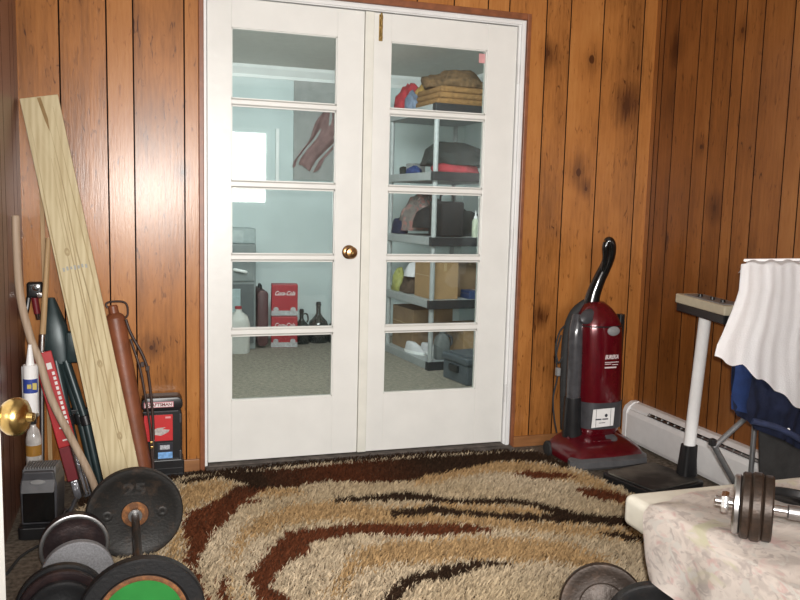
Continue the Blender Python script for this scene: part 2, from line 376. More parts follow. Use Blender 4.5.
K_back = [(1.84, 1.93, .022), (2.05, 1.72, .022), (1.80, 1.38, .018), (1.60, 1.94, .014), (1.845, 1.30, .010), (-.235, .56, .012), (-.10, 1.31, .01), (1.63, .66, .012)]
K_right = [(-.175, 1.98, .016), (-.52, 1.22, .014), (-.62, 1.98, .012), (-.40, 1.50, .012), (-1.1, 1.2, .018), (-.7, .7, .014)]
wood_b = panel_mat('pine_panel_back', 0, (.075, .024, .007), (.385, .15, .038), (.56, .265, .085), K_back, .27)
wood_r = panel_mat('pine_panel_right', 1, (.065, .02, .006), (.25, .09, .022), (.43, .19, .058), K_right)  # darker than the back wall: this side's shade is put into the colours
wood_l = panel_mat('pine_panel_left', 1, (.06, .028, .02), (.20, .10, .072), (.28, .15, .11))  # same panelling in shade, the darkness mixed into its colours

def panel_wall(name, axis, pos, lo, hi, z0, z1, cuts, m, facing, gw=.0062, gd=.006, thick=.08):
    """boards with real grooves between them. facing: sign of the normal across the wall"""
    bm = BM(); tone = bm.faces.layers.float.new('tone_f')
    edges = [lo] + sorted(cuts) + [hi]
    def P(u, d, z): return (u, pos - facing*d, z) if axis == 0 else (pos - facing*d, u, z)
    for i, (a, b) in enumerate(zip(edges, edges[1:])):
        a2 = a + (gw/2 if i else 0); b2 = b - (gw/2 if i < len(edges)-2 else 0); t = random.random()
        f = bm.faces.new([bm.verts.new(P(u, 0, z)) for u, z in ((a2, z0), (b2, z0), (b2, z1), (a2, z1))]); f[tone] = t
        if i < len(edges)-2:
            for (u0, d0, u1, d1) in ((b2, 0, b, gd), (b, gd, b+gw/2, 0)):
                f = bm.faces.new([bm.verts.new(P(u, d, z)) for u, d, z in ((u0, d0, z0), (u1, d1, z0), (u1, d1, z1), (u0, d0, z1))]); f.material_index = 1
    f = bm.faces.new([bm.verts.new(P(u, thick, z)) for u, z in ((lo, z0), (hi, z0), (hi, z1), (lo, z1))]); f.material_index = 1
    want = V((0, facing, 0)) if axis == 0 else V((facing, 0, 0))
    for f in bm.faces:
        f.normal_update()
        if f.normal.dot(want) < 0: f.normal_flip()
    vals = [f[tone] for f in bm.faces]
    o = struct(name, bm, [m, groove_m])
    at = o.data.attributes.new('tone', 'FLOAT', 'FACE'); at.data.foreach_set('value', vals)
    return o
# wall with the glazed doors: left of the doors, right of them and the strip above
DL, DR, DT = -.012, 1.478, 2.078
panel_wall('wall_back', 0, 0, XL, DL, 0, HZ, [-.573, -.396, -.293, -.091], wood_b, -1)
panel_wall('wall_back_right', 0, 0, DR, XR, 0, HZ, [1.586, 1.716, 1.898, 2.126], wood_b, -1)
panel_wall('wall_back_above_doors', 0, 0, DL, DR, DT, HZ, [.12, .28, .47, .6, .80, .93, 1.11, 1.28, 1.39], wood_b, -1)
rc = [-.035, -.074, -.182, -.341, -.448, -.569, -.64, -.749, -.913, -1.002]
y = -1.15
while y > YF+.1: rc.append(y); y -= random.choice((.07, .11, .16))
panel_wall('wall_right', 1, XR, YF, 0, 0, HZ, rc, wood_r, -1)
lc = []; y = -.1
while y > YF+.1:
    if not -3.75 < y < -2.9: lc.append(y)
    y -= random.choice((.09, .13, .2))
panel_wall('wall_left', 1, XL, YF, 0, 0, HZ, lc, wood_l, 1)
# wall behind the camera with its wide, shallow window
W0, W1, WZ0, WZ1 = -.62, 1.03, 1.20, 1.94
bm = BM()
for lo, hi in (((XL, YF-.08, 0), (XR, YF, WZ0)), ((XL, YF-.08, WZ1), (XR, YF, HZ)), ((XL, YF-.08, WZ0), (W0, YF, WZ1)), ((W1, YF-.08, WZ0), (XR, YF, WZ1))): add_box(bm, lo, hi)
struct('wall_front', bm, mat('front_wall_paint', (.22, .17, .13), .8, var=.05))
bm = BM()
for lo, hi in (((W0-.05, YF-.02, WZ0-.05), (W1+.05, YF+.03, WZ0)), ((W0-.05, YF-.02, WZ1), (W1+.05, YF+.03, WZ1+.05)), ((W0-.05, YF-.02, WZ0), (W0, YF+.03, WZ1)), ((W1, YF-.02, WZ0), (W1+.05, YF+.03, WZ1)), ((.15, YF-.05, WZ0), (.18, YF-.02, WZ1))): add_box(bm, lo, hi)
struct('window_1', bm, white_trim)

# storage room seen through the glass
pale = mat('pale_green_blue_paint', (.56, .625, .625), .75, var=.08, scale=3)
grey_board = mat('grey_wall_board', (.33, .33, .32), .8, var=.12, scale=14)
bm = BM(); add_box(bm, (-1.3, 3.45, 0), (2.75, 3.6, 2.4)); struct('wall_storage_back', bm, pale)
bm = BM(); add_box(bm, (2.6, .1, 0), (2.7, 3.6, 2.4)); struct('wall_storage_right', bm, pale)
bm = BM(); add_box(bm, (-1.3, .1, 0), (-1.2, 3.6, 2.4)); struct('wall_storage_left', bm, pale)
bm = BM(); add_box(bm, (-1.3, .085, 0), (DL-.06, .12, 2.4)); add_box(bm, (DR+.06, .085, 0), (2.7, .12, 2.4)); add_box(bm, (DL-.06, .085, DT+.06), (DR+.06, .12, 2.4)); struct('wall_storage_front', bm, pale)
bm = BM(); add_box(bm, (-1.3, .085, 2.345), (2.75, 3.65, 2.42)); struct('ceiling_storage_room', bm, mat('storage_ceiling', (.70, .66, .61), .9, var=.06, scale=20))
def crown(a): return [(a*0, 2.345), (a*.07, 2.345), (a*.06, 2.32), (a*.02, 2.27), (a*.015, 2.245), (0, 2.245)]
bm = BM(); add_prism(bm, [(3.45-x, z) for x, z in crown(1)], -1.2, 2.6, 'x'); struct('trim_1', bm, white_trim)
bm = BM(); add_prism(bm, [(2.6-x, z) for x, z in crown(1)], .12, 3.45, 'y'); struct('trim_2', bm, white_trim)
bm = BM(); add_box(bm, (-1.2, 3.435, 0), (2.6, 3.45, .09), .004); struct('baseboard_storage', bm, white_trim)
bm = BM(); add_box(bm, (.998, 3.432, 1.40), (1.45, 3.45, 2.245)); struct('trim_3', bm, grey_board)

# ------------------------------------------------------------------ glazed double doors
# casing: white stop inside a thin reddish moulding
bm = BM()
add_box(bm, (DL, -.004, 0), (-.0005, .10, DT)); add_box(bm, (1.441, -.004, 0), (DR, .10, DT)); add_box(bm, (-.0005, -.004, 2.052), (1.441, .10, DT))
add_box(bm, (1.452, -.018, 0), (1.47, -.004, DT-.004), .003); add_box(bm, (-.008, -.014, DT-.022), (1.47, -.004, DT-.006), .003)
struct('trim_4', bm, white_trim)
bm = BM()
add_box(bm, (DL-.022, -.02, 0), (DL-.0005, 0, DT+.03), .003); add_box(bm, (DR+.0005, -.02, 0), (DR+.02, 0, DT+.03), .003); add_box(bm, (DL, -.02, DT+.0005), (DR, 0, DT+.03), .003)
struct('trim_5', bm, red_mould)
bm = BM(); add_box(bm, (DL, -.075, 0), (DR, .10, .018), .004); add_box(bm, (0, -.03, .018), (1.44, .07, .026), .003)
struct('trim_6', bm, grime)

GZ = [(.306, .600), (.632, .935), (.965, 1.254), (1.285, 1.604), (1.634, 1.928)]
def door_leaf(name, x0, x1, g0, g1):
    """one leaf: stiles and rails with bevelled sight edges, bars, five panes"""
    z0, z1, ya, yb = .03, 2.048, .006, .050
    bm = BM()
    add_box(bm, (x0, ya, z0), (g0, yb, z1), .0015); add_box(bm, (g1, ya, z0), (x1, yb, z1), .0015)
    add_box(bm, (g0, ya+.0003, z0), (g1, yb, GZ[0][0]), .001); add_box(bm, (g0, ya+.0003, GZ[-1][1]), (g1, yb, z1), .001)
    d = struct(name, bm, white_paint)
    for (a, b), (c, e) in zip(GZ, GZ[1:]):
        bm = BM(); zc = (b+c)/2; h = (c-b)/2
        add_prism(bm, [(ya+.001, zc-h*.55), (ya+.001, zc+h*.55), (ya+.016, zc+h), (yb-.016, zc+h), (yb-.001, zc+h*.55), (yb-.001, zc-h*.55), (yb-.016, zc-h), (ya+.016, zc-h)], g0, g1, 'x')
        obj('glazing_bar', bm, white_paint, d)
    for a, b in GZ:
        bm = BM(); add_box(bm, (g0, .029, a), (g1, .032, b)); obj('glass_pane', bm, glass, d)
        bm = BM()
        for lo, hi in (((g0, .014, a), (g0+.004, .028, b)), ((g1-.004, .014, a), (g1, .028, b)), ((g0, .014, a), (g1, .028, a+.004)), ((g0, .014, b-.004), (g1, .028, b))): add_box(bm, lo, hi)
        obj('glazing_bead', bm, white_paint, d)
    return d
d1 = door_leaf('door_1', .003, .688, .105, .566)
d2 = door_leaf('door_2', .733, 1.438, .815, 1.288)
bm = BM(); add_box(bm, (.690, -.004, .03), (.731, .050, 2.048), .003); obj('astragal', bm, aged_paint, d2)
bm = BM(); M = axis_matrix((.633, .006, .977), (0, -1, 0))
add_lathe(bm, [(0, 0), (.031, 0), (.032, .004), (.026, .008), (.012, .010), (.010, .030), (.020, .036), (.027, .044), (.028, .054), (.022, .063), (.010, .066), (0, .067)], M, 28)
kn = obj('door_knob', bm, dark_brass, d1, True)
bm = BM(); add_lathe(bm, [(0, 0), (.007, 0), (.006, .005), (0, .005)], axis_matrix((.633, -.061, .977), (0, -1, 0)), 16); obj('lock_button', bm, brass, kn, True)
bm = BM(); add_box(bm, (.754, -.001, 1.925), (.771, .006, 2.04), .001); add_cyl(bm, (.7625, -.006, 1.945), (.7625, -.006, 2.045), .0045); 
for z in (1.94, 1.985, 2.025): add_box(bm, (.756, -.011, z-.006), (.769, 0, z+.006), .002)
obj('slide_bolt', bm, brass, d2)
bm = BM()
for z in (.28, 1.05, 1.83): add_cyl(bm, (1.4455, -.008, z-.045), (1.4455, -.008, z+.045), .006)
obj('hinge', bm, white_trim, d2)
# wooden baseboards beside the doors
bb = wood_mat('baseboard_pine', (.16, .06, .02), (.32, .14, .05), (1.2, 10, 22), .45)
bm = BM(); add_box(bm, (XL, -.013, 0), (DL-.022, 0, .055), .003); struct('baseboard_left', bm, bb)
bm = BM(); add_box(bm, (DR+.02, -.013, 0), (XR, 0, .055), .003); struct('baseboard_right', bm, bb)

# white door standing open at the left, only its edge and knob come into the picture
fe = V((-.484, -2.205)); hg = V((-.722, -2.925)); dv = (fe-hg); Lw = dv.length; ang = math.atan2(dv.y, dv.x)
Md = Matrix.Translation((hg.x, hg.y, 0)) @ Matrix.Rotation(ang, 4, 'Z')
bm = BM(); add_box(bm, (0, 0, .02), (Lw, .035, 2.0), .002, Md); d3 = struct('door_3', bm, white_paint)
bm = BM(); Mk = Md @ axis_matrix((Lw-.066, 0, .866), (0, -1, 0))
add_lathe(bm, [(0, 0), (.031, 0), (.031, .003), (.024, .008), (.012, .010), (.010, .029), (.0125, .035), (.022, .041), (.0275, .050), (.0285, .059), (.0255, .067), (.017, .073), (.008, .075), (.0065, .083), (0, .084)], Mk, 32)
obj('door_knob', bm, brass, d3, True)
bm = BM()
for z in (.25, 1.05, 1.8): add_cyl(bm, (-.004, -.004, z-.045), (-.004, -.004, z+.045), .006)
xform(bm, bm.verts[:], Md); obj('hinge', bm, brass, d3)

# ------------------------------------------------------------------ baseboard heater
t = thing('baseboard_heater', 'long white metal baseboard heater along the panelled right wall', 'heater', (2.16, -1.5, 0))
y0, y1 = -3.2, -.05
bm = BM(); add_prism(bm, [(2.199, .012), (2.132, .012), (2.126, .03), (2.126, .15), (2.137, .172), (2.199, .172)], y0, y1, 'y'); obj('front_panel', bm, white_m, t)
bm = BM(); add_prism(bm, [(2.199, .172), (2.140, .1735), (2.146, .186), (2.172, .205), (2.199, .207)], y0, y1, 'y'); obj('top_cover', bm, white_m, t)
bm = BM(); add_prism(bm, [(2.142, .1745), (2.136, .1765), (2.147, .1905), (2.151, .1875)], y0+.1, y1-.16, 'y'); sl = obj('vent_slot', bm, blk, t)
bm = BM()
for k in range(60): 
    yy = y1-.17-.05*k; add_box(bm, (2.136, yy-.002, .1765), (2.1475, yy, .1905))
add_prism(bm, [(2.1375, .1790), (2.1360, .1805), (2.1405, .1865), (2.1420, .185)], y0+.1, y1-.16, 'y')
obj('damper_blade', bm, steel, sl)
bm = BM(); add_prism(bm, [(2.199, .0), (2.124, .0), (2.1225, .16), (2.133, .186), (2.168, .209), (2.199, .211)], y1, y1+.035, 'y', None, .003)
add_box(bm, (2.1225, y1-.001, .13), (2.1245, y1+.03, .132)); obj('end_cap', bm, white_m, t)
world(t)
# ------------------------------------------------------------------ shag rug with brown stripes
def in_poly(px, py, poly):
    ins = np.zeros(px.shape, bool); n = len(poly)
    for i in range(n):
        x0, y0 = poly[i]; x1, y1 = poly[(i+1) % n]
        if y0 == y1: continue
        c = ((y0 > py) != (y1 > py)) & (px < (x1-x0)*(py-y0)/(y1-y0)+x0); ins ^= c
    return ins
def make_rug():
    outline = [(-.52, -.30), (-.30, -.16), (-.10, -.085), (.4, -.05), (1.0, -.055), (1.45, -.10), (1.575, -.22), (1.625, -.45), (1.66, -.75), (1.64, -1.2), (1.5, -2.3), (-.42, -2.3)]
    X, Y = [], []
    for (sp, ylo, yhi) in ((.0058, -1.62, -.03), (.012, -2.3, -1.62)):
        gx, gy = np.meshgrid(np.arange(-.55, 1.7, sp), np.arange(ylo, yhi, sp))
        X.append((gx + rng.uniform(-.5, .5, gx.shape)*sp*1.1).ravel()); Y.append((gy + rng.uniform(-.5, .5, gx.shape)*sp*1.1).ravel())
    X = np.concatenate(X); Y = np.concatenate(Y)
    edge = .01*np.sin(X*40)+.008*np.sin(Y*57+1)
    k = in_poly(X+edge, Y+edge*.6, outline); X, Y = X[k], Y[k]; n = len(X)
    # wobble used to fray the stripe borders
    WX = X + rng.normal(0, .0055, n) + .006*np.sin(Y*90+X*35); WY = Y + rng.normal(0, .0065, n) + .006*np.sin(X*110+Y*30)
    col = np.tile(np.array([.51, .405, .27]), (n, 1))
    tone = .5+.5*np.sin(X*2.1+Y*5.3+np.sin(X*6))
    col += (tone[:, None]-.5)*np.array([.07, .07, .07])
    TAN, DK, RD = np.array([.43, .28, .135]), np.array([.035, .019, .011]), np.array([.115, .035, .015])
    for kind, poly in RUG:
        m = in_poly(WX, WY, poly)
        if kind == 'T':
            m2 = in_poly(X+rng.normal(0, .02, n), Y+rng.normal(0, .02, n), poly); col[m2] = TAN; continue
        if kind == 'A':
            f = np.clip(1-np.abs(X-.55)/.42, 0, 1)[:, None]; f = np.where((X > .22)[:, None], f, 0)
            c = DK*(1-f)+RD*.8*f
        elif kind == 'B':
            f = np.clip((-Y-.15)/.35, 0, 1)[:, None]; c = DK*(1-f)+RD*f
        else: c = np.tile(DK if kind == 'D' else RD, (n, 1))
        col[m] = c[m]
    back = in_poly(X, Y, [(-.6, -.02), (1.7, -.02), (1.7, -.12), (1.45, -.13), (1.0, -.10), (.4, -.10), (-.1, -.13), (-.6, -.45)]); col[back] = DK
    col *= rng.uniform(.82, 1.15, (n, 1))
    # every tuft is a curved two-segment blade
    h = rng.uniform(.016, .03, n); w = rng.uniform(.0017, .0033, n); az = rng.uniform(0, 2*PI, n); lean = rng.uniform(.006, .022, n)
    la = rng.normal(-1.2, .9, n)
    dx, dy = np.cos(az)*w, np.sin(az)*w; lx, ly = np.cos(la)*lean, np.sin(la)*lean
    z0 = np.full(n, .008)
    P = np.stack([np.stack([X-dx, Y-dy, z0], 1), np.stack([X+dx, Y+dy, z0], 1),
                  np.stack([X-dx*.9+lx*.4, Y-dy*.9+ly*.4, z0+h*.62], 1), np.stack([X+dx*.9+lx*.4, Y+dy*.9+ly*.4, z0+h*.62], 1),
                  np.stack([X+lx, Y+ly, z0+h], 1)], 1).reshape(-1, 3)
    cc = np.repeat(col, 5, 0); shade = np.tile(np.array([.55, .55, .9, .9, 1.05]), n)[:, None]
    i0 = (np.arange(n)*5)[:, None]
    quads = i0 + np.array([0, 1, 3, 2]); tris = i0 + np.array([2, 3, 4])
    # backing
    base = [(x, y, .002) for x, y in outline]; nb = len(base); topv = [(x, y, .010) for x, y in outline]
    allv = np.concatenate([P, np.array(base), np.array(topv)]); nv = len(P)
    allc = np.concatenate([cc*1.0, np.tile([.10, .07, .045], (2*nb, 1))])
    loops = np.concatenate([quads.ravel(), tris.ravel(), np.arange(nv+nb, nv+2*nb)[::-1]] + [np.array([nv+k, nv+(k+1) % nb, nv+nb+(k+1) % nb, nv+nb+k]) for k in range(nb)])
    sizes = np.concatenate([np.full(n, 4), np.full(n, 3), [nb], np.full(nb, 4)]); starts = np.concatenate([[0], np.cumsum(sizes)[:-1]])
    me = bpy.data.meshes.new('shag_rug'); me.vertices.add(len(allv)); me.vertices.foreach_set('co', allv.astype(np.float32).ravel())
    me.loops.add(len(loops)); me.loops.foreach_set('vertex_index', loops.astype(np.int32))
    me.polygons.add(len(sizes)); me.polygons.foreach_set('loop_start', starts.astype(np.int32))
    me.update(calc_edges=True); me.validate()
    a = me.attributes.new('pile_colour', 'FLOAT_COLOR', 'POINT')
    a.data.foreach_set('color', np.concatenate([np.clip(allc, 0, 1), np.ones((len(allc), 1))], 1).astype(np.float32).ravel())
    me.materials.append(attr_mat('shag_pile', 'pile_colour'))
    o = bpy.data.objects.new('shag_rug', me); C.objects.link(o)
    tag(o, 'beige shag rug with tan and dark brown curving stripes covering the floor', 'rug')
make_rug()

# ------------------------------------------------------------------ upright vacuum cleaner
vac_red = mat('metallic_dark_red', (.105, .003, .008), .22, .25, var=.12, coat=.7)
vac_red2 = mat('dark_red_plastic', (.085, .003, .007), .28, var=.15, coat=.5)
smoke = mat('smoky_clear_plastic', (.055, .055, .06), .2, var=.25, coat=.4)
bump_m = mat('grey_bumper', (.10, .10, .105), .4, var=.15)
label_m = mat('white_sticker', (.78, .77, .76), .5, var=.04)
ink = mat('printed_ink', (.03, .03, .04), .6)
silver_ink = mat('silver_print', (.62, .52, .52), .4)
t = thing('vacuum_cleaner', 'red upright vacuum cleaner with curved black handle standing against wood panelling', 'vacuum cleaner', (1.80, -.27, 0), math.radians(2))
# floor nozzle: wedge rising towards the body
bm = BM()
def noz(z, g, yf, yb): return [(-.195+g, yb, z), (-.20+g, yf+.06, z), (-.165+g, yf+.01, z), (0, yf, z), (.165-g, yf+.01, z), (.20-g, yf+.06, z), (.195-g, yb, z)]
add_loft(bm, [noz(.018, .006, -.165, .10), noz(.060, 0, -.160, .10), noz(.082, .012, -.140, .10), noz(.105, .035, -.085, .09), noz(.128, .07, -.02, .08), noz(.138, .09, .02, .07)])
nz_o = obj('floor_nozzle', bm, vac_red2, t, True, 40)
bm = BM(); add_loft(bm, [noz(.010, -.004, -.180, -.10), noz(.022, -.010, -.190, -.10), noz(.046, -.010, -.188, -.10), noz(.058, .004, -.172, -.10)]); obj('bumper', bm, bump_m, nz_o, True, 40)
bm = BM()
for s in (-1, 1):
    add_prism(bm, [(-.045, .085), (.03, .125), (.03, .135), (-.045, .10)], s*.12-.028, s*.12+.028, 'x', None, .004)
add_box(bm, (-.05, -.075, .098), (.05, -.035, .114), .006)
obj('nozzle_trim', bm, vac_red, nz_o, True)
bm = BM(); add_lathe(bm, [(0, 0), (.03, 0), (.03, .006), (0, .010)], axis_matrix((.06, -.05, .112), (0, -.45, 1)), 20); obj('height_dial', bm, bump_m, nz_o, True)
for s in (-1, 1):
    bm = BM(); add_cyl(bm, (s*.172, .10, .038), (s*.202, .10, .038), .038, seg=28, bevel=.006); obj('wheel', bm, blk_rough, t, True)
# body
bm = BM(); R_ = []
for z, cx, cy, a, b in ((.12, .025, .05, .105, .085), (.16, .022, .04, .113, .095), (.30, .018, .03, .113, .098), (.45, .014, .028, .113, .098), (.60, .008, .03, .112, .097), (.655, .004, .032, .110, .096), (.70, -.002, .038, .096, .088), (.735, -.006, .045, .074, .074), (.765, -.012, .05, .045, .05)):
    R_.append(superring(cx, cy, z, a, b, 2.7))
add_loft(bm, R_); body = obj('dust_housing', bm, vac_red, t, True, 50)
bm = BM(); add_loft(bm, [superring(.004, .031, z, a, b, 2.7) for z, a, b in ((.652, .1125, .0985), (.658, .1125, .0985))]); obj('seam_line', bm, blk, body, True)
bm = BM(); add_lathe(bm, [(0, 0), (1, 0), (.92, .35), (.6, .7), (0, .85)], Matrix.Translation((.03, -.066, .635)) @ Matrix.Rotation(PI/2, 4, 'X') @ Matrix.Diagonal((.034, .023, .012, 1)), 28); obj('badge', bm, grey_pl, body, True)
# filter window and its sticker
bm = BM(); add_loft(bm, [superring(.020, .031, z, .115, .1005, 2.7) for z in (.165, .17, .285, .292)]); win = obj('filter_window', bm, dkgrey_pl, body, True, 50)
bm = BM(); add_prism(bm, [(-.062, .212), (.058, .216), (.062, .302), (-.056, .300)], -.0755, -.0735, 'y', Matrix.Translation((-.008, 0, -.034))); stk = obj('sticker', bm, label_m, win)
bm = BM(); add_cyl(bm, (.038, -.0757, .268), (.038, -.0762, .268), .008, seg=16)
for k, (a, b) in enumerate(((-.02, .012), (.018, .05))): add_box(bm, (a, -.0762, .248), (b, -.0757, .254))
add_box(bm, (.0, -.0762, .232), (.034, -.0757, .235)); add_box(bm, (-.018, -.0758, .214), (-.016, -.0756, .300)); add_box(bm, (.062, -.0758, .216), (.064, -.0756, .300))
xform(bm, bm.verts[:], Matrix.Translation((-.030, 0, -.034)))
obj('sticker_print', bm, ink, stk)
text('lettering', 'EUREKA', .026, silver_ink, body, face_cam((.024, -.0712, .512)), .25, .0012, width=.074)
bm = BM()
for z, a, b in ((.488, -.006, .07), (.4795, -.006, .028), (.476, .034, .066), (.463, -.006, .058)): add_box(bm, (a-.006, -.0722, z-.0035 if z < .47 else z-.0016), (b-.006, -.0708, z+.0035 if z < .47 else z+.0016))
obj('printed_lines', bm, silver_ink, body)
# smoky hose column on the left and its black lower end
bm = BM(); add_tube(bm, [(-.118, .02, .30), (-.118, .02, .50), (-.116, .025, .62), (-.10, .035, .70)], [.036, .036, .036, .030], 20, 5); col_ = obj('hose_column', bm, smoke, t, True)
bm = BM(); add_tube(bm, [(-.105, .03, .10), (-.112, .025, .20), (-.118, .02, .31)], [.05, .045, .040], 20, 4); obj('hose_end', bm, blk, col_, True)
bm = BM(); add_tube(bm, [(-.122, .07, .14), (-.135, .07, .40), (-.130, .07, .60), (-.100, .07, .700), (-.045, .06, .755)], [.022, .024, .026, .026, .022], 14, 6); obj('rear_hose', bm, blk_rough, t, True)
bm = BM(); add_lathe(bm, [(0, 0), (1, 0), (.95, .4), (.7, .8), (0, 1)], Matrix.Translation((-.085, -.02, .70)) @ Matrix.Rotation(math.radians(68), 4, 'X') @ Matrix.Rotation(math.radians(28), 4, 'Z') @ Matrix.Diagonal((.05, .033, .018, 1)), 24); obj('hose_cap', bm, dkgrey_pl, col_, True)
# handle
bm = BM(); add_tube(bm, [(-.030, .045, .735), (-.020, .04, .80), (.000, .03, .87), (.020, .015, .930), (.030, .0, .985), (.026, -.01, 1.03), (.014, -.012, 1.052), (.002, -.010, 1.045)], [.040, .034, .030, .028, .027, .026, .024, .018], 18, 6)
hd = obj('handle', bm, blk_gloss, t, True)
bm = BM(); add_tube(bm, [(.002, -.012, 1.045), (-.004, -.012, 1.02), (.004, -.004, .97), (.006, .012, .90)], [.018, .016, .014, .016], 12, 5); obj('handle_grip', bm, blk_gloss, hd, True)
# crevice tool clipped to the right flank
bm = BM(); add_prism(bm, round_rect(.030, .034, .008), .42, .70, 'z', Matrix.Translation((.137, .035, 0))); add_box(bm, (.110, .02, .47), (.13, .05, .50)); add_box(bm, (.110, .02, .63), (.13, .05, .66)); obj('crevice_tool', bm, blk, t)
# mains cable looped on the left
bm = BM(); add_tube(bm, [(-.12, .08, .66), (-.175, .07, .62), (-.20, .06, .54), (-.185, .055, .47), (-.165, .055, .50)], .004, 8, 8)
add_tube(bm, [(-.165, .075, .60), (-.19, .07, .50), (-.178, .07, .40), (-.195, .07, .30), (-.185, .07, .20), (-.16, .08, .12)], .004, 8, 8)
cb = obj('power_cord', bm, blk_rough, t, True)
bm = BM(); add_box(bm, (-.19, .05, .405), (-.172, .075, .445), .004); obj('cord_plug', bm, grey_pl, cb)

# ------------------------------------------------------------------ upright scale
t = thing('scale', 'white upright column scale with dusty black platform by the heater', 'scale', (1.845, -.68, 0))
Ms = Matrix.Translation((1.845, -.68, 0)) @ Matrix.Rotation(math.radians(13), 4, 'Z')
bm = BM(); add_prism(bm, round_rect(.33, .30, .03), .008, .044, 'z', Ms, .004); pl = obj('platform', bm, blk, t)
dusty, nt_, b_ = new_mat('dusty_rubber_mat'); tc_ = N(nt_, 'ShaderNodeTexCoord'); nz_ = N(nt_, 'ShaderNodeTexNoise', Scale=7., Detail=5.); r_ = N(nt_, 'ShaderNodeValToRGB')
nt_.links.new(tc_.outputs['Object'], nz_.inputs['Vector']); nt_.links.new(nz_.outputs['Fac'], r_.inputs['Fac']); nt_.links.new(r_.outputs['Color'], b_.inputs['Base Color'])
r_.color_ramp.elements[0].position = .42; r_.color_ramp.elements[0].color = (.022, .021, .02, 1); r_.color_ramp.elements[1].position = .68; r_.color_ramp.elements[1].color = (.14, .13, .11, 1); b_.inputs['Roughness'].default_value = .6
bm = BM(); add_prism(bm, round_rect(.30, .27, .025), .044, .051, 'z', Ms, .002); obj('rubber_mat', bm, dusty, pl)
for sx in (-1, 1):
    for sy in (-1, 1): bm = BM(); add_cyl(bm, Ms @ V((sx*.13, sy*.11, 0)), Ms @ V((sx*.13, sy*.11, .009)), .016); obj('foot', bm, blk_rough, pl)
bm = BM(); add_loft(bm, [superring(2.005, -.700, .048, .040, .036, 3.5), superring(2.005, -.701, .12, .034, .031, 3.5), superring(2.006, -.704, .185, .031, .029, 3.5)]); sock = obj('column_socket', bm, blk, t, True, 50)
bm = BM(); add_tube(bm, [(2.006, -.704, .18), (2.010, -.745, .765)], .0255, 24); obj('column', bm, white_m, t, True)
beige = mat('yellowed_beige_plastic', (.52, .46, .34), .45, var=.06)
bm = BM(); Mh = Matrix.Translation((1.985, -.80, .80)) @ Matrix.Rotation(math.radians(-7), 4, 'Z') @ Matrix.Rotation(math.radians(1.5), 4, 'X')
add_box(bm, (-.055, -.185, -.002), (.055, .185, .038), .006, Mh); hdx = obj('display_head', bm, beige, t)
bm = BM(); add_box(bm, (-.050, -.178, -.038), (.050, .178, -.002), .004, Mh); obj('head_underside', bm, blk, hdx)
bm = BM(); add_box(bm, (-.045, -.16, .038), (.045, .13, .042), .001, Mh); obj('display_face', bm, grey_pl, hdx)
for k, yy in enumerate((-.105, -.03, .06)):
    bm = BM(); add_cyl(bm, Mh @ V((-.012, yy, .040)), Mh @ V((-.012, yy, .052)), .011, .009, 16); obj('button', bm, blk, hdx, True)
world(t)

# ------------------------------------------------------------------ folding chair with clothes over it
navy = mat('navy_cloth', (.012, .018, .05), .9, var=.3, scale=25, bump=.2)
navy2 = mat('blue_cloth', (.018, .045, .16), .85, var=.25, scale=20, bump=.2)
tee = mat('white_cotton', (.95, .94, .945), .85, var=.01, bump=.15, bscale=200)
tubing = mat('grey_tubing', (.27, .28, .29), .35, .7, var=.1)
t = thing('folding_chair', 'folding camp chair with grey tube legs hidden under clothes, by the heater', 'chair', (1.92, -1.05, 0))
def tubeobj(pts, r, m, name='leg'):
    bm = BM(); add_tube(bm, pts, r, 14); return obj(name, bm, m, t, True)
for yy in (-1.19,):
    tubeobj([(1.721, yy, .352), (1.965, yy, .005)], .011, tubing); tubeobj([(2.105, yy, .352), (1.93, yy+.03, .005)], .011, tubing)
    tubeobj([(1.718, yy-.004, .338), (1.93, yy-.004, .50)], .010, tubing, 'strut'); tubeobj([(2.108, yy-.004, .338), (1.90, yy+.016, .50)], .010, tubing, 'strut')
for sx in (1.845, 2.105):
    tubeobj([(sx, -1.165, .46), (sx, -1.20, 1.0)], .012, tubing, 'back_post')
for x in (2.125,): tubeobj([(x, -.95, .45), (x-.02, -.97, .005)], .011, tubing)
for x in (1.706, 2.098): bm = BM(); add_box(bm, (x, -1.203, .345), (x+.022, -1.18, .372), .004); obj('hinge_cap', bm, blk, t)
def sag(u, v): return (1.85+.15*v+(.26-.15*v)*u, -1.18+.24*v, .46-.05*math.sin(PI*u)*math.sin(PI*v))
obj('seat', grid_bm(12, 10, sag, None, .012), navy, t, True)
def backs(u, v): return (1.845+.26*u, -1.178-.022*v+.02*math.sin(PI*u), .47+.53*v)
obj('backrest', grid_bm(12, 8, backs, None, .01), navy, t, True)
bm = BM(); add_prism(bm, [(1.925, .215), (2.118, .165), (2.118, .42), (1.905, .42)], -1.215, -1.207, 'y'); obj('storage_pouch', bm, blk_rough, t)
world(t)

def fold(u, a, f, s): return a*(math.sin(u*f+s) + .5*math.sin(u*f*2.3+s*2.1) + .3*math.sin(u*f*.6+s))
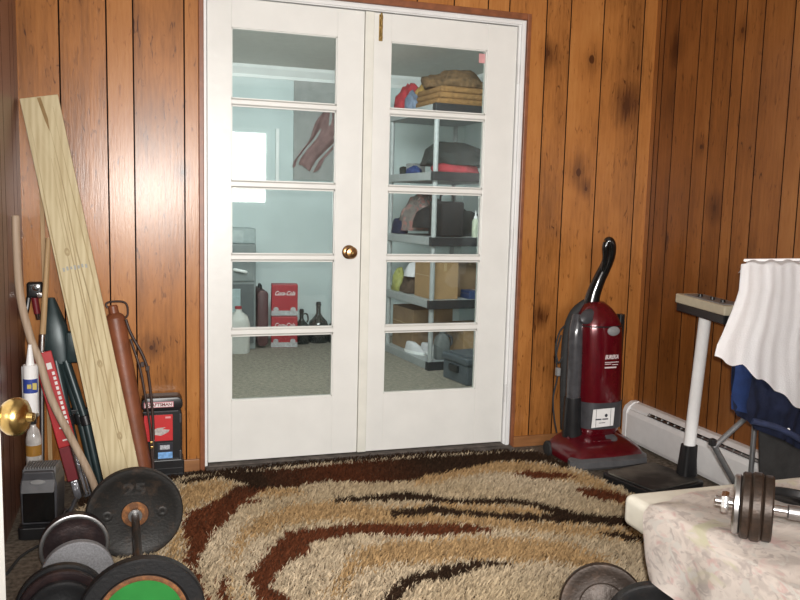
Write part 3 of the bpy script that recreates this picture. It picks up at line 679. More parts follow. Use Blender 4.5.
# navy jacket over the chair back, under the shirt
def jacket(u, v):
    zt = .97; hem = float(np.interp(u, [0, .05, .17, .3, .6, 1], [.50, .475, .455, .415, .37, .29]))
    if v < .88:
        q = v/.88; z = hem + (zt-hem)*q; x = 1.790-.058*min(1, (1-q)*1.5) + (.345+.058*min(1, (1-q)*1.5))*u
        y = -1.226 - .025*(1-q)**.7*(1+.5*math.sin(u*9+2)) + fold(u, .007*(1.3-q), 17, 1) - .02*math.exp(-((z-.50)/.05)**2)
    else:
        q = (v-.88)/.12; z = zt - .30*max(0, q-.2); x = 1.79+.345*u; y = -1.226+.045*min(1, q*1.6)+.02*q
    return (x, y, z)
j = obj('navy_jacket', grid_bm(60, 70, jacket, None, .006), navy, None, True); tag(j, 'dark navy jacket hanging over the folding chair below the white shirt', 'jacket')
bm = grid_bm(16, 16, lambda u, v: (1.728+.075*u, -1.262-.012*math.sin(PI*u)+.005*math.sin(v*9), .50-.02*u+.26*v), None, .006); o = obj('sleeve', bm, navy2, j, True); o['label'] = 'bright blue sleeve panel'
bm = BM(); add_lathe(bm, [(0, 0), (.007, 0), (.006, .003), (0, .004)], axis_matrix((1.985, -1.268, .41), (0, -1, 0)), 16); obj('button', bm, white_m, j, True)
bm = BM(); add_tube(bm, [(1.82, -1.262, .452), (1.95, -1.268, .415), (2.12, -1.266, .33)], .012, 10, 6); obj('hem_band', bm, mat('dark_blue_band', (.02, .03, .075), .8, var=.3), j, True)
# white t-shirt on top
def shirt(u, v):
    zt = 1.022; hem = float(np.interp(u, [0, .08, .2, .3, .45, .62, .75, 1], [.70, .675, .665, .625, .585, .52, .475, .465])) + .006*math.sin(u*37)
    if v < .85:
        q = v/.85; z = hem+(zt-hem)*q
        xl = float(np.interp(z, [.68, .74, .85, .93, 1.0, 1.03], [1.618, 1.632, 1.690, 1.724, 1.737, 1.745])); xr = 2.165
        x = xl+(xr-xl)*u; y = -1.290 + fold(u, .0032*(1.5-q), 17, 0) + .002*math.sin(u*57+z*9) + .004*noise.noise(V((u*5, v*4, 0))) + .03*q**3 - .012*(1-q)
        if u < .06: y += .02*(1-u/.06)**2
    else:
        q = (v-.85)/.15; z = zt + .008*math.sin(q*PI) - .10*max(0, q-.55) + .004*math.sin(u*30); x = 1.75+.06*min(1, q*2)+(2.165-1.75-.06*min(1, q*2))*u; y = -1.26+.11*q
    return (x, y, z)
s = obj('white_shirt', grid_bm(90, 80, shirt, None, .004), tee, None, True, 80); tag(s, 'white cotton t-shirt draped over the back of the folding chair', 'shirt')
bm = BM(); add_tube(bm, [(1.77, -1.225, 1.030), (1.90, -1.215, 1.031), (2.05, -1.205, 1.032), (2.16, -1.20, 1.030)], .005, 8, 6); obj('collar', bm, tee, s, True)

# ------------------------------------------------------------------ weight bench with a sheet, dumbbell and plate on it
cream = mat('cream_vinyl', (.80, .77, .66), .5, var=.04, bump=.05)
t = thing('weight_bench', 'low padded cream bench under a floral sheet at front right', 'bench', (1.32, -2.35, 0))
bm = BM(); add_box(bm, (1.005, -3.05, .318), (1.70, -1.69, .408), .022, None, 4); obj('pad', bm, cream, t, True, 60)
fr = mat('bench_frame_dark', (.05, .03, .025), .5, .3)
bm = BM(); add_box(bm, (1.08, -3.0, .275), (1.64, -1.80, .318), .004); obj('frame', bm, fr, t)
for x in (1.11, 1.60):
    for yy in (-2.95, -1.84):
        bm = BM(); add_cyl(bm, (x, yy, .012), (x, yy, .276), .02); obj('leg', bm, fr, t, True)
world(t)
def sheet(u, v):
    y = -1.845 + .075*min(1, u/.55) - 1.22*v
    hz = .245 + .012*math.sin(v*21) - .05*v
    # profile across: left drop, rounded shoulder, top, right drop
    pts = [(.962, hz), (.970, .30), (.980, .37), (.990, .405), (1.012, .421), (1.06, .425), (1.64, .425), (1.695, .419), (1.715, .39), (1.72, .25)]
    s = [0, .10, .20, .26, .31, .37, .84, .89, .92, 1]
    x = float(np.interp(u, s, [p[0] for p in pts])); z = float(np.interp(u, s, [p[1] for p in pts]))
    w = max(0, 1-u/.25)
    x -= w*(.012 + .012*math.sin(y*17+1) + .006*math.sin(y*41)); z += .003*math.sin(x*31+y*23)*math.sin(y*13) if .3 < u < .9 else 0
    if v < .06 and u < .4:
        k = (1-v/.06); z -= .010*k*k*(1-w) ; x += .02*k*k*w; y -= .05*k*w
    return (x, y, z+.002)
o = obj('floral_sheet', grid_bm(110, 130, sheet, lambda u, v: (u*1.5, v*1.6), .003), floral_mat('faded_floral_cotton'), None, True, 80)
tag(o, 'pale floral cotton sheet spread over the padded bench', 'sheet')

iron_br = rust_mat('brown_cast_iron', (.032, .021, .015), (.075, .045, .03), .45, .4, .5)
iron_bk = rust_mat('black_cast_iron', (.014, .014, .015), (.035, .028, .024), .5, .3, .55)
iron_dk = rust_mat('dark_worn_iron', (.020, .0185, .017), (.06, .04, .028), .5, .35, .52, 18)
iron_maroon = rust_mat('maroon_black_iron', (.022, .014, .015), (.05, .028, .026), .4, .3, .5)
rust = rust_mat('rusty_iron', (.12, .05, .02), (.30, .12, .035), .8, .1, .45, 40)
vinyl_gr = mat('speckled_grey_vinyl', (.20, .20, .21), .6, var=.25, scale=220)
green_m = mat('green_enamel', (.018, .165, .03), .4, var=.15, scale=12)
def plate_profile(r, th, rim=.022, hub=.038, dish=.30, hole=.0125):
    h = th/2; d = h*(1-dish)
    side = [(hole, h*.95), (hub, h*.95), (hub+.004, d), (r-rim-.006, d), (r-rim, h), (r-.004, h), (r, h-.004)]
    return side + [(a, -b) for a, b in side[::-1]] + [side[0]]
def plate(name, c, ax, r, th, m, parent, **kw):
    bm = BM(); add_lathe(bm, plate_profile(r, th, **kw), axis_matrix(c, ax), 56); return obj(name, bm, m, parent, True, 40)
def ring(name, c, ax, ri, ro, th, m, parent):
    bm = BM(); add_lathe(bm, [(ri, 0), (ri, th), (ri+.002, th+.001), (ro-.002, th+.001), (ro, th), (ro, 0)], axis_matrix(c, ax), 48); return obj(name, bm, m, parent, True, 40)

# dumbbell lying on the sheet
ax = V((.74, -.67, 0)).normalized(); c0 = V((1.103, -2.090, .507))
t = thing('dumbbell', 'chrome dumbbell with brown iron plates lying on the floral sheet', 'dumbbell', (1.15, -2.12, .427), 0, None)
bm = BM(); add_cyl(bm, c0-ax*.095, c0+ax*.40, .0125, seg=20, bevel=.002); hb = obj('bar', bm, chrome, t, True)
bm = BM(); add_cyl(bm, c0+ax*.062, c0+ax*.24, .0165, seg=24, bevel=.003); obj('hand_grip', bm, steel, hb, True)
offs = [(-.046, .070, .017, steel), (-.027, .078, .021, iron_br), (-.004, .0805, .024, iron_br), (.020, .077, .023, iron_br)]
for a, r, th, m in offs: plate('weight_plate', c0+ax*a, ax, r, th, m, t, rim=.012, hub=.022)
for a, r, th, m in offs[1:]: plate('weight_plate', c0+ax*(.30-a), ax, r, th, m, t, rim=.012, hub=.022)
for a in (-.072, .362):
    bm = BM(); add_lathe(bm, [(.0125, -.008), (.024, -.008), (.026, 0), (.024, .008), (.0125, .008)], axis_matrix(c0+ax*a, ax), 6); obj('collar_nut', bm, chrome, t)
world(t)
bm = BM(); add_lathe(bm, plate_profile(.085, .022, .012, .022), axis_matrix((1.345, -1.985, .464), V((.35, .25, .90))), 48)
o = obj('weight_plate', bm, iron_bk, None, True, 40); tag(o, 'single dark iron plate lying tilted behind the chrome dumbbell on the sheet', 'weight plate')

# dumbbells on the rug, front centre and front left
def floor_dumbbell(label, a, b, bar_r, plates, bar_m, ext=(.06, .06)):
    """a, b: far and near bar ends at the plates; plates: (t along a-b, offset, r, th, material, kw)"""
    a, b = V(a), V(b); d = (b-a).normalized()
    t = thing('dumbbell', label, 'dumbbell', ((a.x+b.x)/2, (a.y+b.y)/2, 0))
    bm = BM(); add_cyl(bm, a-d*ext[0], b+d*ext[1], bar_r, seg=20, bevel=.003); obj('bar', bm, bar_m, t, True)
    ps = [plate('weight_plate', (a if k == 0 else b)+d*off, d, r, th, m, t, **kw) for k, off, r, th, m, kw in plates]
    return t, d, ps
E1 = rust_mat('bar_worn_iron', (.05, .045, .04), (.14, .08, .05), .4, .7, .5, 30)
t, d, ps = floor_dumbbell('long dumbbell with a green centred near plate beside the board', (-.301, -.875, .164), (-.280, -1.575, .164), .0125,
    [(0, 0, .153, .030, iron_dk, dict(rim=.024, hub=.040)), (1, 0, .153, .034, iron_bk, dict(rim=.036, hub=.045, dish=.35))], E1, (.05, .03))
ring('rusty_hub', V((-.301, -.875, .164))+d*.0135, d, .0126, .042, .002, rust, ps[0])
bm = BM(); add_lathe(bm, [(0.0127, 0), (.098, 0), (.098, .004), (.0127, .006)], axis_matrix(V((-.280, -1.575, .164))+d*.0095, d), 56); gd = obj('centre_disc', bm, green_m, ps[1], True); gd['label'] = 'bright green centre disc'
ring('rust_ring', V((-.280, -1.575, .164))+d*.0095, d, .0982, .110, .004, rust, ps[1])
Mt = Matrix.Translation(V((-.301, -.875, .164))+d*.0108)
for s in (-1, 1): 
    ring('raised_boss', V((-.301+s*.086, -.875+s*.002, .164))+d*.0100, d, .004, .017, .003, iron_dk, ps[0])
text('lettering', '25', .052, iron_dk, ps[0], Mt @ face_cam((0, 0, .083)), 0, .002, .002, width=.07)
bm = BM(); add_lathe(bm, [(.0126, 0), (.022, 0), (.022, .012), (.0126, .012)], axis_matrix(V((-.301, -.875, .164))+d*.019, d), 20); obj('sleeve_ring', bm, steel, t, True)
world(t)

t, d, ps = floor_dumbbell('dumbbell with silver rimmed iron plate and speckled grey end, front left', (-.482, -.95, .105), (-.458, -1.165, .105), .0125,
    [(0, 0, .103, .026, iron_maroon, dict(rim=.014, hub=.06, dish=.12)), (0, -.028, .098, .024, iron_bk, dict(rim=.014, hub=.03)), (1, 0, .101, .030, vinyl_gr, dict(rim=.003, hub=.02, dish=.05))], chrome, (.08, .018))
ring('silver_rim', V((-.482, -.95, .105))+d*.0132, d, .091, .1035, .003, steel, ps[0])
Mt = Matrix.Translation(V((-.458, -1.165, .105))+d*.0150)
bm = BM(); add_lathe(bm, [(.011, 0), (.0135, .0008), (.016, 0)], Mt @ axis_matrix((.035, 0, -.035), d), 24); add_box(bm, (.028, -.0012, -.040), (.042, .0, -.037), 0, Mt); add_box(bm, (.033, -.0012, -.036), (.037, .0, -.030), 0, Mt); obj('emblem', bm, mat('pale_emboss', (.5, .5, .5), .5), ps[2])
bm = BM(); add_lathe(bm, [(.0126, -.008), (.03, -.008), (.03, .008), (.0126, .008)], axis_matrix(V((-.482, -.95, .105))-d*.058, d), 6); obj('collar_nut', bm, chrome, t)
world(t)
t, d, ps = floor_dumbbell('black iron dumbbell with several stacked plates at the lower left corner', (-.482, -1.372, .118), (-.462, -1.68, .118), .0125,
    [(0, 0, .115, .026, iron_bk, dict(rim=.014, hub=.032)), (0, .027, .108, .024, iron_maroon, dict(rim=.014, hub=.032, dish=.2)), (0, .053, .09, .022, iron_bk, dict(rim=.012, hub=.03, dish=.2)), (1, 0, .115, .026, iron_bk, dict(rim=.014, hub=.032))], chrome, (.05, .05))
world(t)
t, d, ps = floor_dumbbell('black iron dumbbell at the bottom edge, in front of the tilted brown plate', (.962, -1.915, .132), (.85, -2.15, .132), .0125,
    [(0, 0, .122, .032, iron_bk, dict(rim=.02, hub=.034, dish=.2)), (1, 0, .122, .032, iron_bk, dict(rim=.02, hub=.034))], steel, (.02, .04))
world(t)

bx_ax = V((-.42, -.80, .26)).normalized(); bc = V((.905, -1.775, .126))
bm = BM(); add_lathe(bm, plate_profile(.116, .026, .018, .034, .2), axis_matrix(bc, bx_ax), 56)
o = obj('weight_plate', bm, iron_br, None, True, 40); tag(o, 'loose brown iron plate tilted back on the rug beside the bench', 'weight plate')
ring('raised_ring', bc+bx_ax*.0105, bx_ax, .062, .066, .0015, iron_br, o)
# ------------------------------------------------------------------ things leaning in the left corner
def frame_between(bot, top, hint=(1, 0, 0)):
    bot, top = V(bot), V(top); L = (top-bot); n = L.length; L.normalize()
    W = (V(hint) - L*V(hint).dot(L)).normalized(); D = L.cross(W)
    M = Matrix((( W.x, D.x, L.x, bot.x), (W.y, D.y, L.y, bot.y), (W.z, D.z, L.z, bot.z), (0, 0, 0, 1))); return M, n
pine = wood_mat('raw_pine_lumber', (.40, .30, .15), (.62, .53, .33), (14, 14, .7), .7)
M, n = frame_between((-.345, -.245, .025), (-.646, -.052, 1.58))
bm = BM(); add_box(bm, (-.07, -.016, 0), (.07, .016, n), .002, M); o = obj('lumber_board', bm, pine, None); tag(o, 'long pale pine board leaning against the panelled wall', 'board')
bm = BM(); add_prism(bm, [(-.008, n-.004), (.006, n-.004), (.016, n-.09), (.012, n-.14), (.004, n-.10)], -.0168, -.0158, 'y', M); obj('wood_streak', bm, mat('brown_streak', (.30, .19, .08), .8), o)
grain = mat('darker_grain_line', (.40, .31, .17), .8)
bm = BM()
for x0_, x1_, za_, zb_ in ((-.045, -.020, .05, 1.2), (-.012, -.002, .3, 1.35), (.012, .004, .15, 1.35), (.03, .018, .0, 1.0), (.052, .046, .2, 1.55), (-.062, -.055, .3, 1.5), (.024, .012, .7, 1.5)):
    for k in range(12):
        a0, a1 = k/12, (k+1)/12; w0 = .0022*math.sin(math.pi*min(.98, a0+.06))+.0004; w1 = .0022*math.sin(math.pi*min(.98, a1+.06))+.0004
        xa = x0_+(x1_-x0_)*a0+.004*math.sin(a0*7+x0_*90); xb = x0_+(x1_-x0_)*a1+.004*math.sin(a1*7+x0_*90); z_0 = za_+(zb_-za_)*a0; z_1 = za_+(zb_-za_)*a1
        if z_1 < n: bm.faces.new([bm.verts.new(M @ V(q)) for q in ((xa-w0, -.01625, z_0), (xa+w0, -.01625, z_0), (xb+w1, -.01625, z_1), (xb-w1, -.01625, z_1))])
for kx, kz in ((-.02, .98), (.01, .52), (.025, .22)):
    add_lathe(bm, [(.004, 0), (.007, .0004), (.010, 0)], M @ Matrix.Translation((kx, -.0160, kz)) @ Matrix.Rotation(PI/2, 4, 'X') @ Matrix.Diagonal((1, 1.7, 1, 1)), 18)
obj('grain_lines', bm, grain, o)
stamp = mat('faded_grey_stamp', (.36, .36, .33), .8)
bm = BM()
for k in range(7):
    a = -.05+k*.014; add_box(bm, (a, -.0167, n-.69+.002*(k % 3)), (a+.008, -.0160, n-.675+.003*(k % 2)), 0, M)
obj('lumber_stamp', bm, stamp, o)

POLE = [(-.440, -.315, .012), (-.469, -.33, .12), (-.535, -.33, .275), (-.600, -.33, .428), (-.640, -.33, .583), (-.668, -.325, .665), (-.700, -.32, .826), (-.708, -.315, 1.02), (-.709, -.31, 1.115)]
handle_wood = wood_mat('worn_handle_wood', (.30, .20, .13), (.47, .36, .26), (20, 20, .8), .6)
bm = BM(); add_tube(bm, POLE, [.0145]*len(POLE), 14, 4); o = obj('wooden_pole', bm, handle_wood, None, True); tag(o, 'worn wooden broom handle leaning across the left corner', 'pole')
bm = BM(); add_lathe(bm, [(.014, 0), (.012, .006), (0, .010)], axis_matrix((-.709, -.31, 1.115), (-.01, .05, 1)), 14); obj('rounded_tip', bm, handle_wood, o, True)
slat_m = wood_mat('yellow_slat_wood', (.34, .20, .09), (.48, .32, .16), (20, 20, .8), .6)
M, n = frame_between((-.640, -.04, .012), (-.652, -.016, 1.50))
bm = BM(); add_box(bm, (-.008, -.004, 0), (.008, .004, n), .001, M); o = obj('wooden_lath', bm, slat_m, None); tag(o, 'thin tall wooden slat standing in the corner behind the broom handle', 'slat')
bm = BM(); add_tube(bm, [(-.648, -.13, .64), (-.622, -.085, 1.03)], [.012, .010], 12); 
t = thing('garden_tool', 'slim tool with pale wooden handle and chrome collar, left of the pine board', 'tool', (-.65, -.17, 0))
obj('handle', bm, slat_m, t, True)
bm = BM(); add_cyl(bm, (-.652, -.136, .58), (-.648, -.13, .65), .014, seg=16, bevel=.002); obj('collar', bm, chrome, t, True)
bm = BM(); add_tube(bm, [(-.662, -.15, .012), (-.652, -.136, .585)], .009, 12); obj('shaft', bm, steel, t, True)
world(t)

# dark green folded tripod
grn = mat('dark_green_enamel', (.022, .038, .040), .38, .2, var=.2)
t = thing('folded_tripod', 'dark green folded tripod leaning between the red package and the pine board', 'tripod', (-.47, -.17, 0))
bm = BM(); add_loft(bm, [superring(*V((-.588, -.115, .53)).to_tuple()[:2], .53, .042, .028), superring(-.596, -.110, .60, .050, .030), superring(-.604, -.105, .68, .046, .028), superring(-.612, -.09, .74, .028, .022), superring(-.617, -.08, .79, .012, .014)]); hd_ = obj('head', bm, grn, t, True, 50)
bm = BM(); add_box(bm, (-.560, -.16, .535), (-.512, -.12, .66), .008); obj('side_bracket', bm, grn, hd_, True)
for k, (dx_, dy_) in enumerate(((-.028, -.02), (.012, .0), (.035, -.03))):
    bm = BM(); add_tube(bm, [(-.585+dx_*.6, -.118+dy_*.5, .54), (-.525+dx_, -.155+dy_, .30), (-.468+dx_, -.185+dy_, .012)], [.017, .016, .012], 12)
    lg = obj('leg', bm, grn, t, True)
    bm = BM(); add_cyl(bm, (-.531+dx_, -.151+dy_, .325), (-.521+dx_, -.157+dy_, .285), .021, seg=16, bevel=.003); obj('leg_lock', bm, blk, lg, True)
bm = BM(); add_box(bm, (-.565, -.165, .325), (-.47, -.125, .345), .004); obj('brace', bm, blk, t)
world(t)

# red carded tube with clear lower half
redcard = mat('red_printed_card', (.42, .018, .022), .4, var=.1, coat=.2)
redcard_d = mat('dark_red_card', (.16, .012, .018), .4, var=.1)
clear = mat('crinkled_clear_plastic', (.20, .20, .22), .12, .3, var=.5, scale=18, coat=1., bump=.8)
whitep = mat('white_print', (.75, .72, .70), .5)
t = thing('carded_package', 'red carded package with white print and clear plastic end, beside broom handle', 'package', (-.52, -.26, 0))
M, n = frame_between((-.505, -.265, .012), (-.642, -.235, .60))
bm = BM(); add_box(bm, (-.034, -.006, n*.36), (.034, .006, n-.005), .003, M); cd = obj('printed_card', bm, redcard, t)
bm = BM(); add_box(bm, (-.034, -.0058, n*.13), (.006, .0058, n*.36), .002, M); obj('card_end', bm, redcard_d, t)
bm = BM()
for k in range(13): 
    z = n-.10-.020*k; add_box(bm, (.016, -.0068, z), (.026, -.0058, z+.013), 0, M)
add_box(bm, (.004, -.0068, n-.075), (.022, -.0058, n-.05), 0, M)
for k in range(3): add_box(bm, (-.012, -.0068, n*.40+k*.05), (.014, -.0058, n*.40+k*.05+.006), 0, M)
obj('printed_marks', bm, whitep, cd)
bm = BM(); add_box(bm, (.008, -.012, 0), (.036, .012, n*.36), .006, M); add_box(bm, (-.026, -.012, 0), (.002, .009, n*.13), .005, M); obj('clear_sleeve', bm, clear, t, True)
for xx in (.014, .028):
    bm = BM(); add_cyl(bm, M @ V((xx, -.0135, .01)), M @ V((xx, -.0135, n*.40)), .0035, seg=10); obj('chrome_rod', bm, chrome, t, True)
world(t)

# caulking gun with a white tube, and pistol-like tool hung on the wall above it
blue_p = mat('blue_print', (.03, .06, .30), .5); yellow_p = mat('yellow_print', (.55, .45, .12), .5)
t = thing('caulking_gun', 'caulking gun holding a white tube with blue band against left wall', 'caulking gun', (-0.6390, -.35, 0))
bm = BM(); add_tube(bm, [(-0.6640, -.40, .40), (-0.6630, -.40, .58)], .0245, 20); tb = obj('sealant_tube', bm, white_m, t, True)
bm = BM(); add_cyl(bm, (-0.6630, -.40, .58), (-0.6620, -.40, .655), .015, .006, 16); obj('nozzle', bm, white_m, tb, True)
bm = BM(); add_cyl(bm, (-0.6635, -.40, .478), (-0.6635, -.40, .530), .0252, seg=24); bd = obj('label_band', bm, blue_p, tb, True)
bm = BM(); add_box(bm, (-0.6540, -.4262, .492), (-0.6400, -.4225, .516)); add_box(bm, (-0.6720, -.4270, .496), (-0.6580, -.4240, .512)); obj('label_print', bm, yellow_p, bd)
bm = BM(); add_cyl(bm, (-0.6640, -.40, .385), (-0.6640, -.40, .402), .027, seg=24, bevel=.003); add_cyl(bm, (-0.6660, -.40, .02), (-0.6640, -.40, .386), .006, seg=12)
for dx_ in (-.026, .026): add_box(bm, (-0.6640+dx_-.002, -.404, .39), (-0.6640+dx_+.002, -.396, .575))
obj('frame', bm, steel, t)
bm = BM(); add_prism(bm, [(-0.6560, .20), (-0.6290, .12), (-.645, .125), (-0.6380, .24)], -.408, -.392, 'y'); add_box(bm, (-0.6790, -.41, .19), (-0.6460, -.39, .26), .004); obj('trigger', bm, blk, t)
world(t)
amber = mat('amber_liquid', (.30, .15, .03), .15, coat=.6); clr = mat('cloudy_clear_plastic', (.42, .40, .38), .15, var=.35, scale=25, coat=.8)
t = thing('spray_bottle', 'small clear bottle with amber contents above the black charger box', 'bottle', (-.655, -.43, 0))
bm = BM(); add_lathe(bm, [(0, 0), (.026, 0), (.027, .02), (.027, .30), (.020, .33), (.010, .345), (.010, .36), (0, .36)], Matrix.Translation((-.655, -.43, .012)), 24); b_o = obj('body', bm, clr, t, True)
bm = BM(); add_cyl(bm, (-.655, -.43, .25), (-.655, -.43, .29), .0278, seg=24); obj('amber_band', bm, amber, b_o, True)
bm = BM(); add_cyl(bm, (-.655, -.43, .365), (-.655, -.43, .40), .013, seg=16, bevel=.003); obj('cap', bm, blk, b_o, True)
world(t)
t = thing('hand_drill', 'black and red air tool hanging on the panelling behind the broom handle', 'tool', (-.682, -.03, .7))
bm = BM(); add_box(bm, (-.712, -.055, .785), (-.652, -.012, .850), .010, None, 3); hb_ = obj('housing', bm, blk, t, True)
bm = BM(); add_lathe(bm, [(.006, 0), (.012, 0), (.014, .004), (.006, .006)], axis_matrix((-.676, -.055, .828), (0, -1, 0)), 20); add_lathe(bm, [(0, 0), (.013, 0), (.010, .004), (0, .005)], axis_matrix((-.664, -.055, .798), (0, -1, 0)), 20); obj('chrome_fitting', bm, chrome, hb_, True)
bm = BM(); add_tube(bm, [(-.685, -.034, .79), (-.676, -.032, .72)], [.014, .013], 14); obj('grip', bm, redcard_d, t, True)
bm = BM(); add_cyl(bm, (-.676, -.032, .722), (-.673, -.031, .695), .012, .009, 14); obj('hose_fitting', bm, chrome, t, True)
bm = BM(); add_tube(bm, [(-.705, -.04, .79), (-.712, -.05, .74), (-.724, -.05, .70)], .009, 10, 4); obj('trigger', bm, blk, t, True)
world(t)

# dark battery charger with ribbed hood, on the floor
t = thing('battery_charger', 'dark grey ribbed plastic charger box standing at the left wall', 'charger', (-.618, -.54, 0), math.radians(-6))
t.scale = (1, 1, .9)
bm = BM(); add_prism(bm, [(-.058, .05), (.058, .05), (.062, .205), (.050, .262), (-.050, .262), (-.062, .205)], -.055, .08, 'y', None, .006); cb_ = obj('case', bm, dkgrey_pl, t)
bm = BM(); add_prism(bm, [(-.078, .185), (.07, .208), (.055, .268), (-.035, .268)], -.055, .055, 'x', None, .004, ) ; hood = obj('hood', bm, grey_pl if False else mat('faded_grey_plastic', (.10, .10, .105), .5, var=.15), t)
bm = BM()
for k in range(12): x = -.05+k*.009; add_box(bm, (x, -.035, .262), (x+.004, .045, .274), .001)
obj('cooling_rib', bm, mat('pale_grey_rib', (.17, .17, .17), .5), hood)
bm = BM(); add_lathe(bm, [(0, 0), (1, 0), (.9, 1), (0, 1)], Matrix.Translation((0, -.0635, .224)) @ Matrix.Rotation(math.radians(60), 4, 'X') @ Matrix.Diagonal((.026, .010, .003, 1)), 24); obj('oval_badge', bm, mat('grey_badge', (.2, .2, .2), .4), hood)
bm = BM(); add_box(bm, (-.052, -.058, .06), (.052, -.053, .185), .004); obj('front_panel', bm, blk_gloss, cb_)
bm = BM(); add_prism(bm, round_rect(.135, .19, .02, 0, .01), 0, .05, 'z', None, .005); obj('stand', bm, blk, t)
bm = BM(); add_tube(bm, [(.05, .05, .03), (.075, -.02, .012), (.06, -.11, .010), (.015, -.16, .010), (-.02, -.24, .010), (-.03, -.36, .010)], .005, 8, 8); obj('lead', bm, blk_rough, t, True)
bm = BM(); add_tube(bm, [(.05, .02, .02), (.085, .03, .06), (.10, .06, .10), (.085, .09, .06), (.06, .10, .02)], .007, 8, 8); obj('cable_loop', bm, dkgrey_pl, t, True)

# rust-brown cylindrical case behind the board
leather = mat('rust_brown_leather', (.20, .062, .026), .45, var=.2, scale=12, bump=.1)
dkleather = mat('dark_leather_strap', (.035, .015, .010), .55, var=.25)
t = thing('cylinder_case', 'rust brown cylindrical carrying case with wire handle behind the pine board', 'case', (-.29, -.10, 0))
bm = BM(); add_tube(bm, [(-.268, -.125, .012), (-.33, -.093, .40), (-.378, -.068, .70)], .040, 24); tb = obj('tube', bm, leather, t, True, 50)
bm = BM(); add_lathe(bm, [(.040, 0), (.034, .012), (.020, .022), (.019, .050), (.015, .055), (0, .055)], axis_matrix((-.378, -.068, .70), (-.048, .024, .30)), 24); obj('cap', bm, leather, t, True)
bm = BM(); add_tube(bm, [(-.405, -.062, .742), (-.412, -.060, .758), (-.395, -.060, .768), (-.348, -.062, .768), (-.330, -.064, .752), (-.328, -.068, .715), (-.340, -.075, .700)], .0045, 10, 5); obj('carry_handle', bm, dkleather, t, True)
bm = BM(); add_tube(bm, [(-.335, -.105, .70), (-.315, -.112, .64), (-.262, -.125, .53), (-.243, -.13, .42), (-.232, -.14, .25), (-.235, -.16, .10), (-.232, -.17, .012)], .006, 10, 6)
add_tube(bm, [(-.318, -.12, .62), (-.282, -.135, .50), (-.262, -.145, .38), (-.243, -.155, .24), (-.238, -.165, .12)], .005, 10, 6); st = obj('strap', bm, dkleather, t, True)
for q in ((-.272, -.136, .515), (-.252, -.150, .50)): bm = BM(); add_box(bm, (q[0]-.008, q[1]-.006, q[2]-.010), (q[0]+.008, q[1]+.006, q[2]+.010), .002); obj('buckle', bm, dkleather, st)
for q in ((-.240, -.168, .19), (-.238, -.170, .17)): bm = BM(); add_box(bm, (q[0]-.006, q[1]-.006, q[2]-.006), (q[0]+.006, q[1]+.004, q[2]+.006), .002); obj('rivet', bm, brass, st)
world(t)

# black tool case with red and blue label
t = thing('tool_case', 'black plastic tool case with red label standing against the panelling', 'tool case', (-.19, -.055, 0))
bm = BM(); add_prism(bm, round_rect(.158, .30, .028, -.192, .165), -.10, -.018, 'y', None, .006); cs = obj('shell', bm, blk, t)
bm = BM(); add_prism(bm, round_rect(.168, .058, .024, -.194, .335), -.108, -.015, 'y', None, .005); hd_ = obj('top_handle', bm, blk, t, True)
bm = BM(); add_box(bm, (-.268, -.1100, .322), (-.148, -.1078, .346), .001); lb = obj('name_plate', bm, mat('pink_red_label', (.55, .22, .25), .4), hd_)
bm = BM(); add_box(bm, (-.264, -.1106, .3255), (-.152, -.1099, .3425)); obj('white_field', bm, whitep, lb)
text('lettering', 'CRAFTSMAN', .018, mat('dark_red_print', (.20, .02, .03), .5), lb, face_cam((-.208, -.1110, .334)), 0, .0006, width=.106)
bm = BM(); add_box(bm, (-.272, -.1085, .300), (-.13, -.1000, .306), .001); obj('handle_ridge', bm, dkgrey_pl, hd_)
bm = BM(); add_box(bm, (-.268, -.1022, .175), (-.152, -.1002, .288), .0006); rl = obj('red_label', bm, mat('bright_red_label', (.52, .022, .025), .4, var=.06), cs); rl['label'] = 'bright red printed label'
bm = BM(); add_prism(bm, [(-.235, .205), (-.200, .198), (-.170, .212), (-.165, .222), (-.195, .226), (-.180, .234), (-.215, .232), (-.240, .220)], -.1032, -.1021, 'y'); obj('label_picture', bm, mat('grey_wrench_print', (.45, .40, .38), .4, var=.3, scale=90), rl)
bm = BM(); add_box(bm, (-.182, -.1032, .272), (-.160, -.1021, .280)); obj('label_print', bm, mat('pale_red_print', (.7, .3, .3), .5), rl)
bm = BM(); add_box(bm, (-.215, -.1020, .095), (-.152, -.1002, .165), .0006); bl = obj('picture_label', bm, mat('black_label', (.02, .02, .03), .4), cs)
bm = BM(); add_box(bm, (-.213, -.1030, .098), (-.154, -.1019, .125)); obj('blue_band', bm, mat('sky_blue_print', (.18, .38, .70), .4, var=.3, scale=60), bl)
bm = BM(); add_box(bm, (-.205, -.1030, .137), (-.165, -.1019, .156)); obj('grey_print', bm, mat('grey_print', (.4, .42, .45), .4, var=.5, scale=140), bl)
bm = BM(); add_prism(bm, round_rect(.172, .09, .012, -.192, .048), -.112, -.014, 'y', None, .004); add_box(bm, (-.270, -.116, .05), (-.112, -.110, .056)); add_box(bm, (-.270, -.116, .025), (-.112, -.110, .031)); obj('base', bm, blk, t)
for z in (.11, .27): bm = BM(); add_box(bm, (-.126, -.105, z-.02), (-.116, -.05, z+.02), .003); obj('latch', bm, dkgrey_pl, t)
world(t)

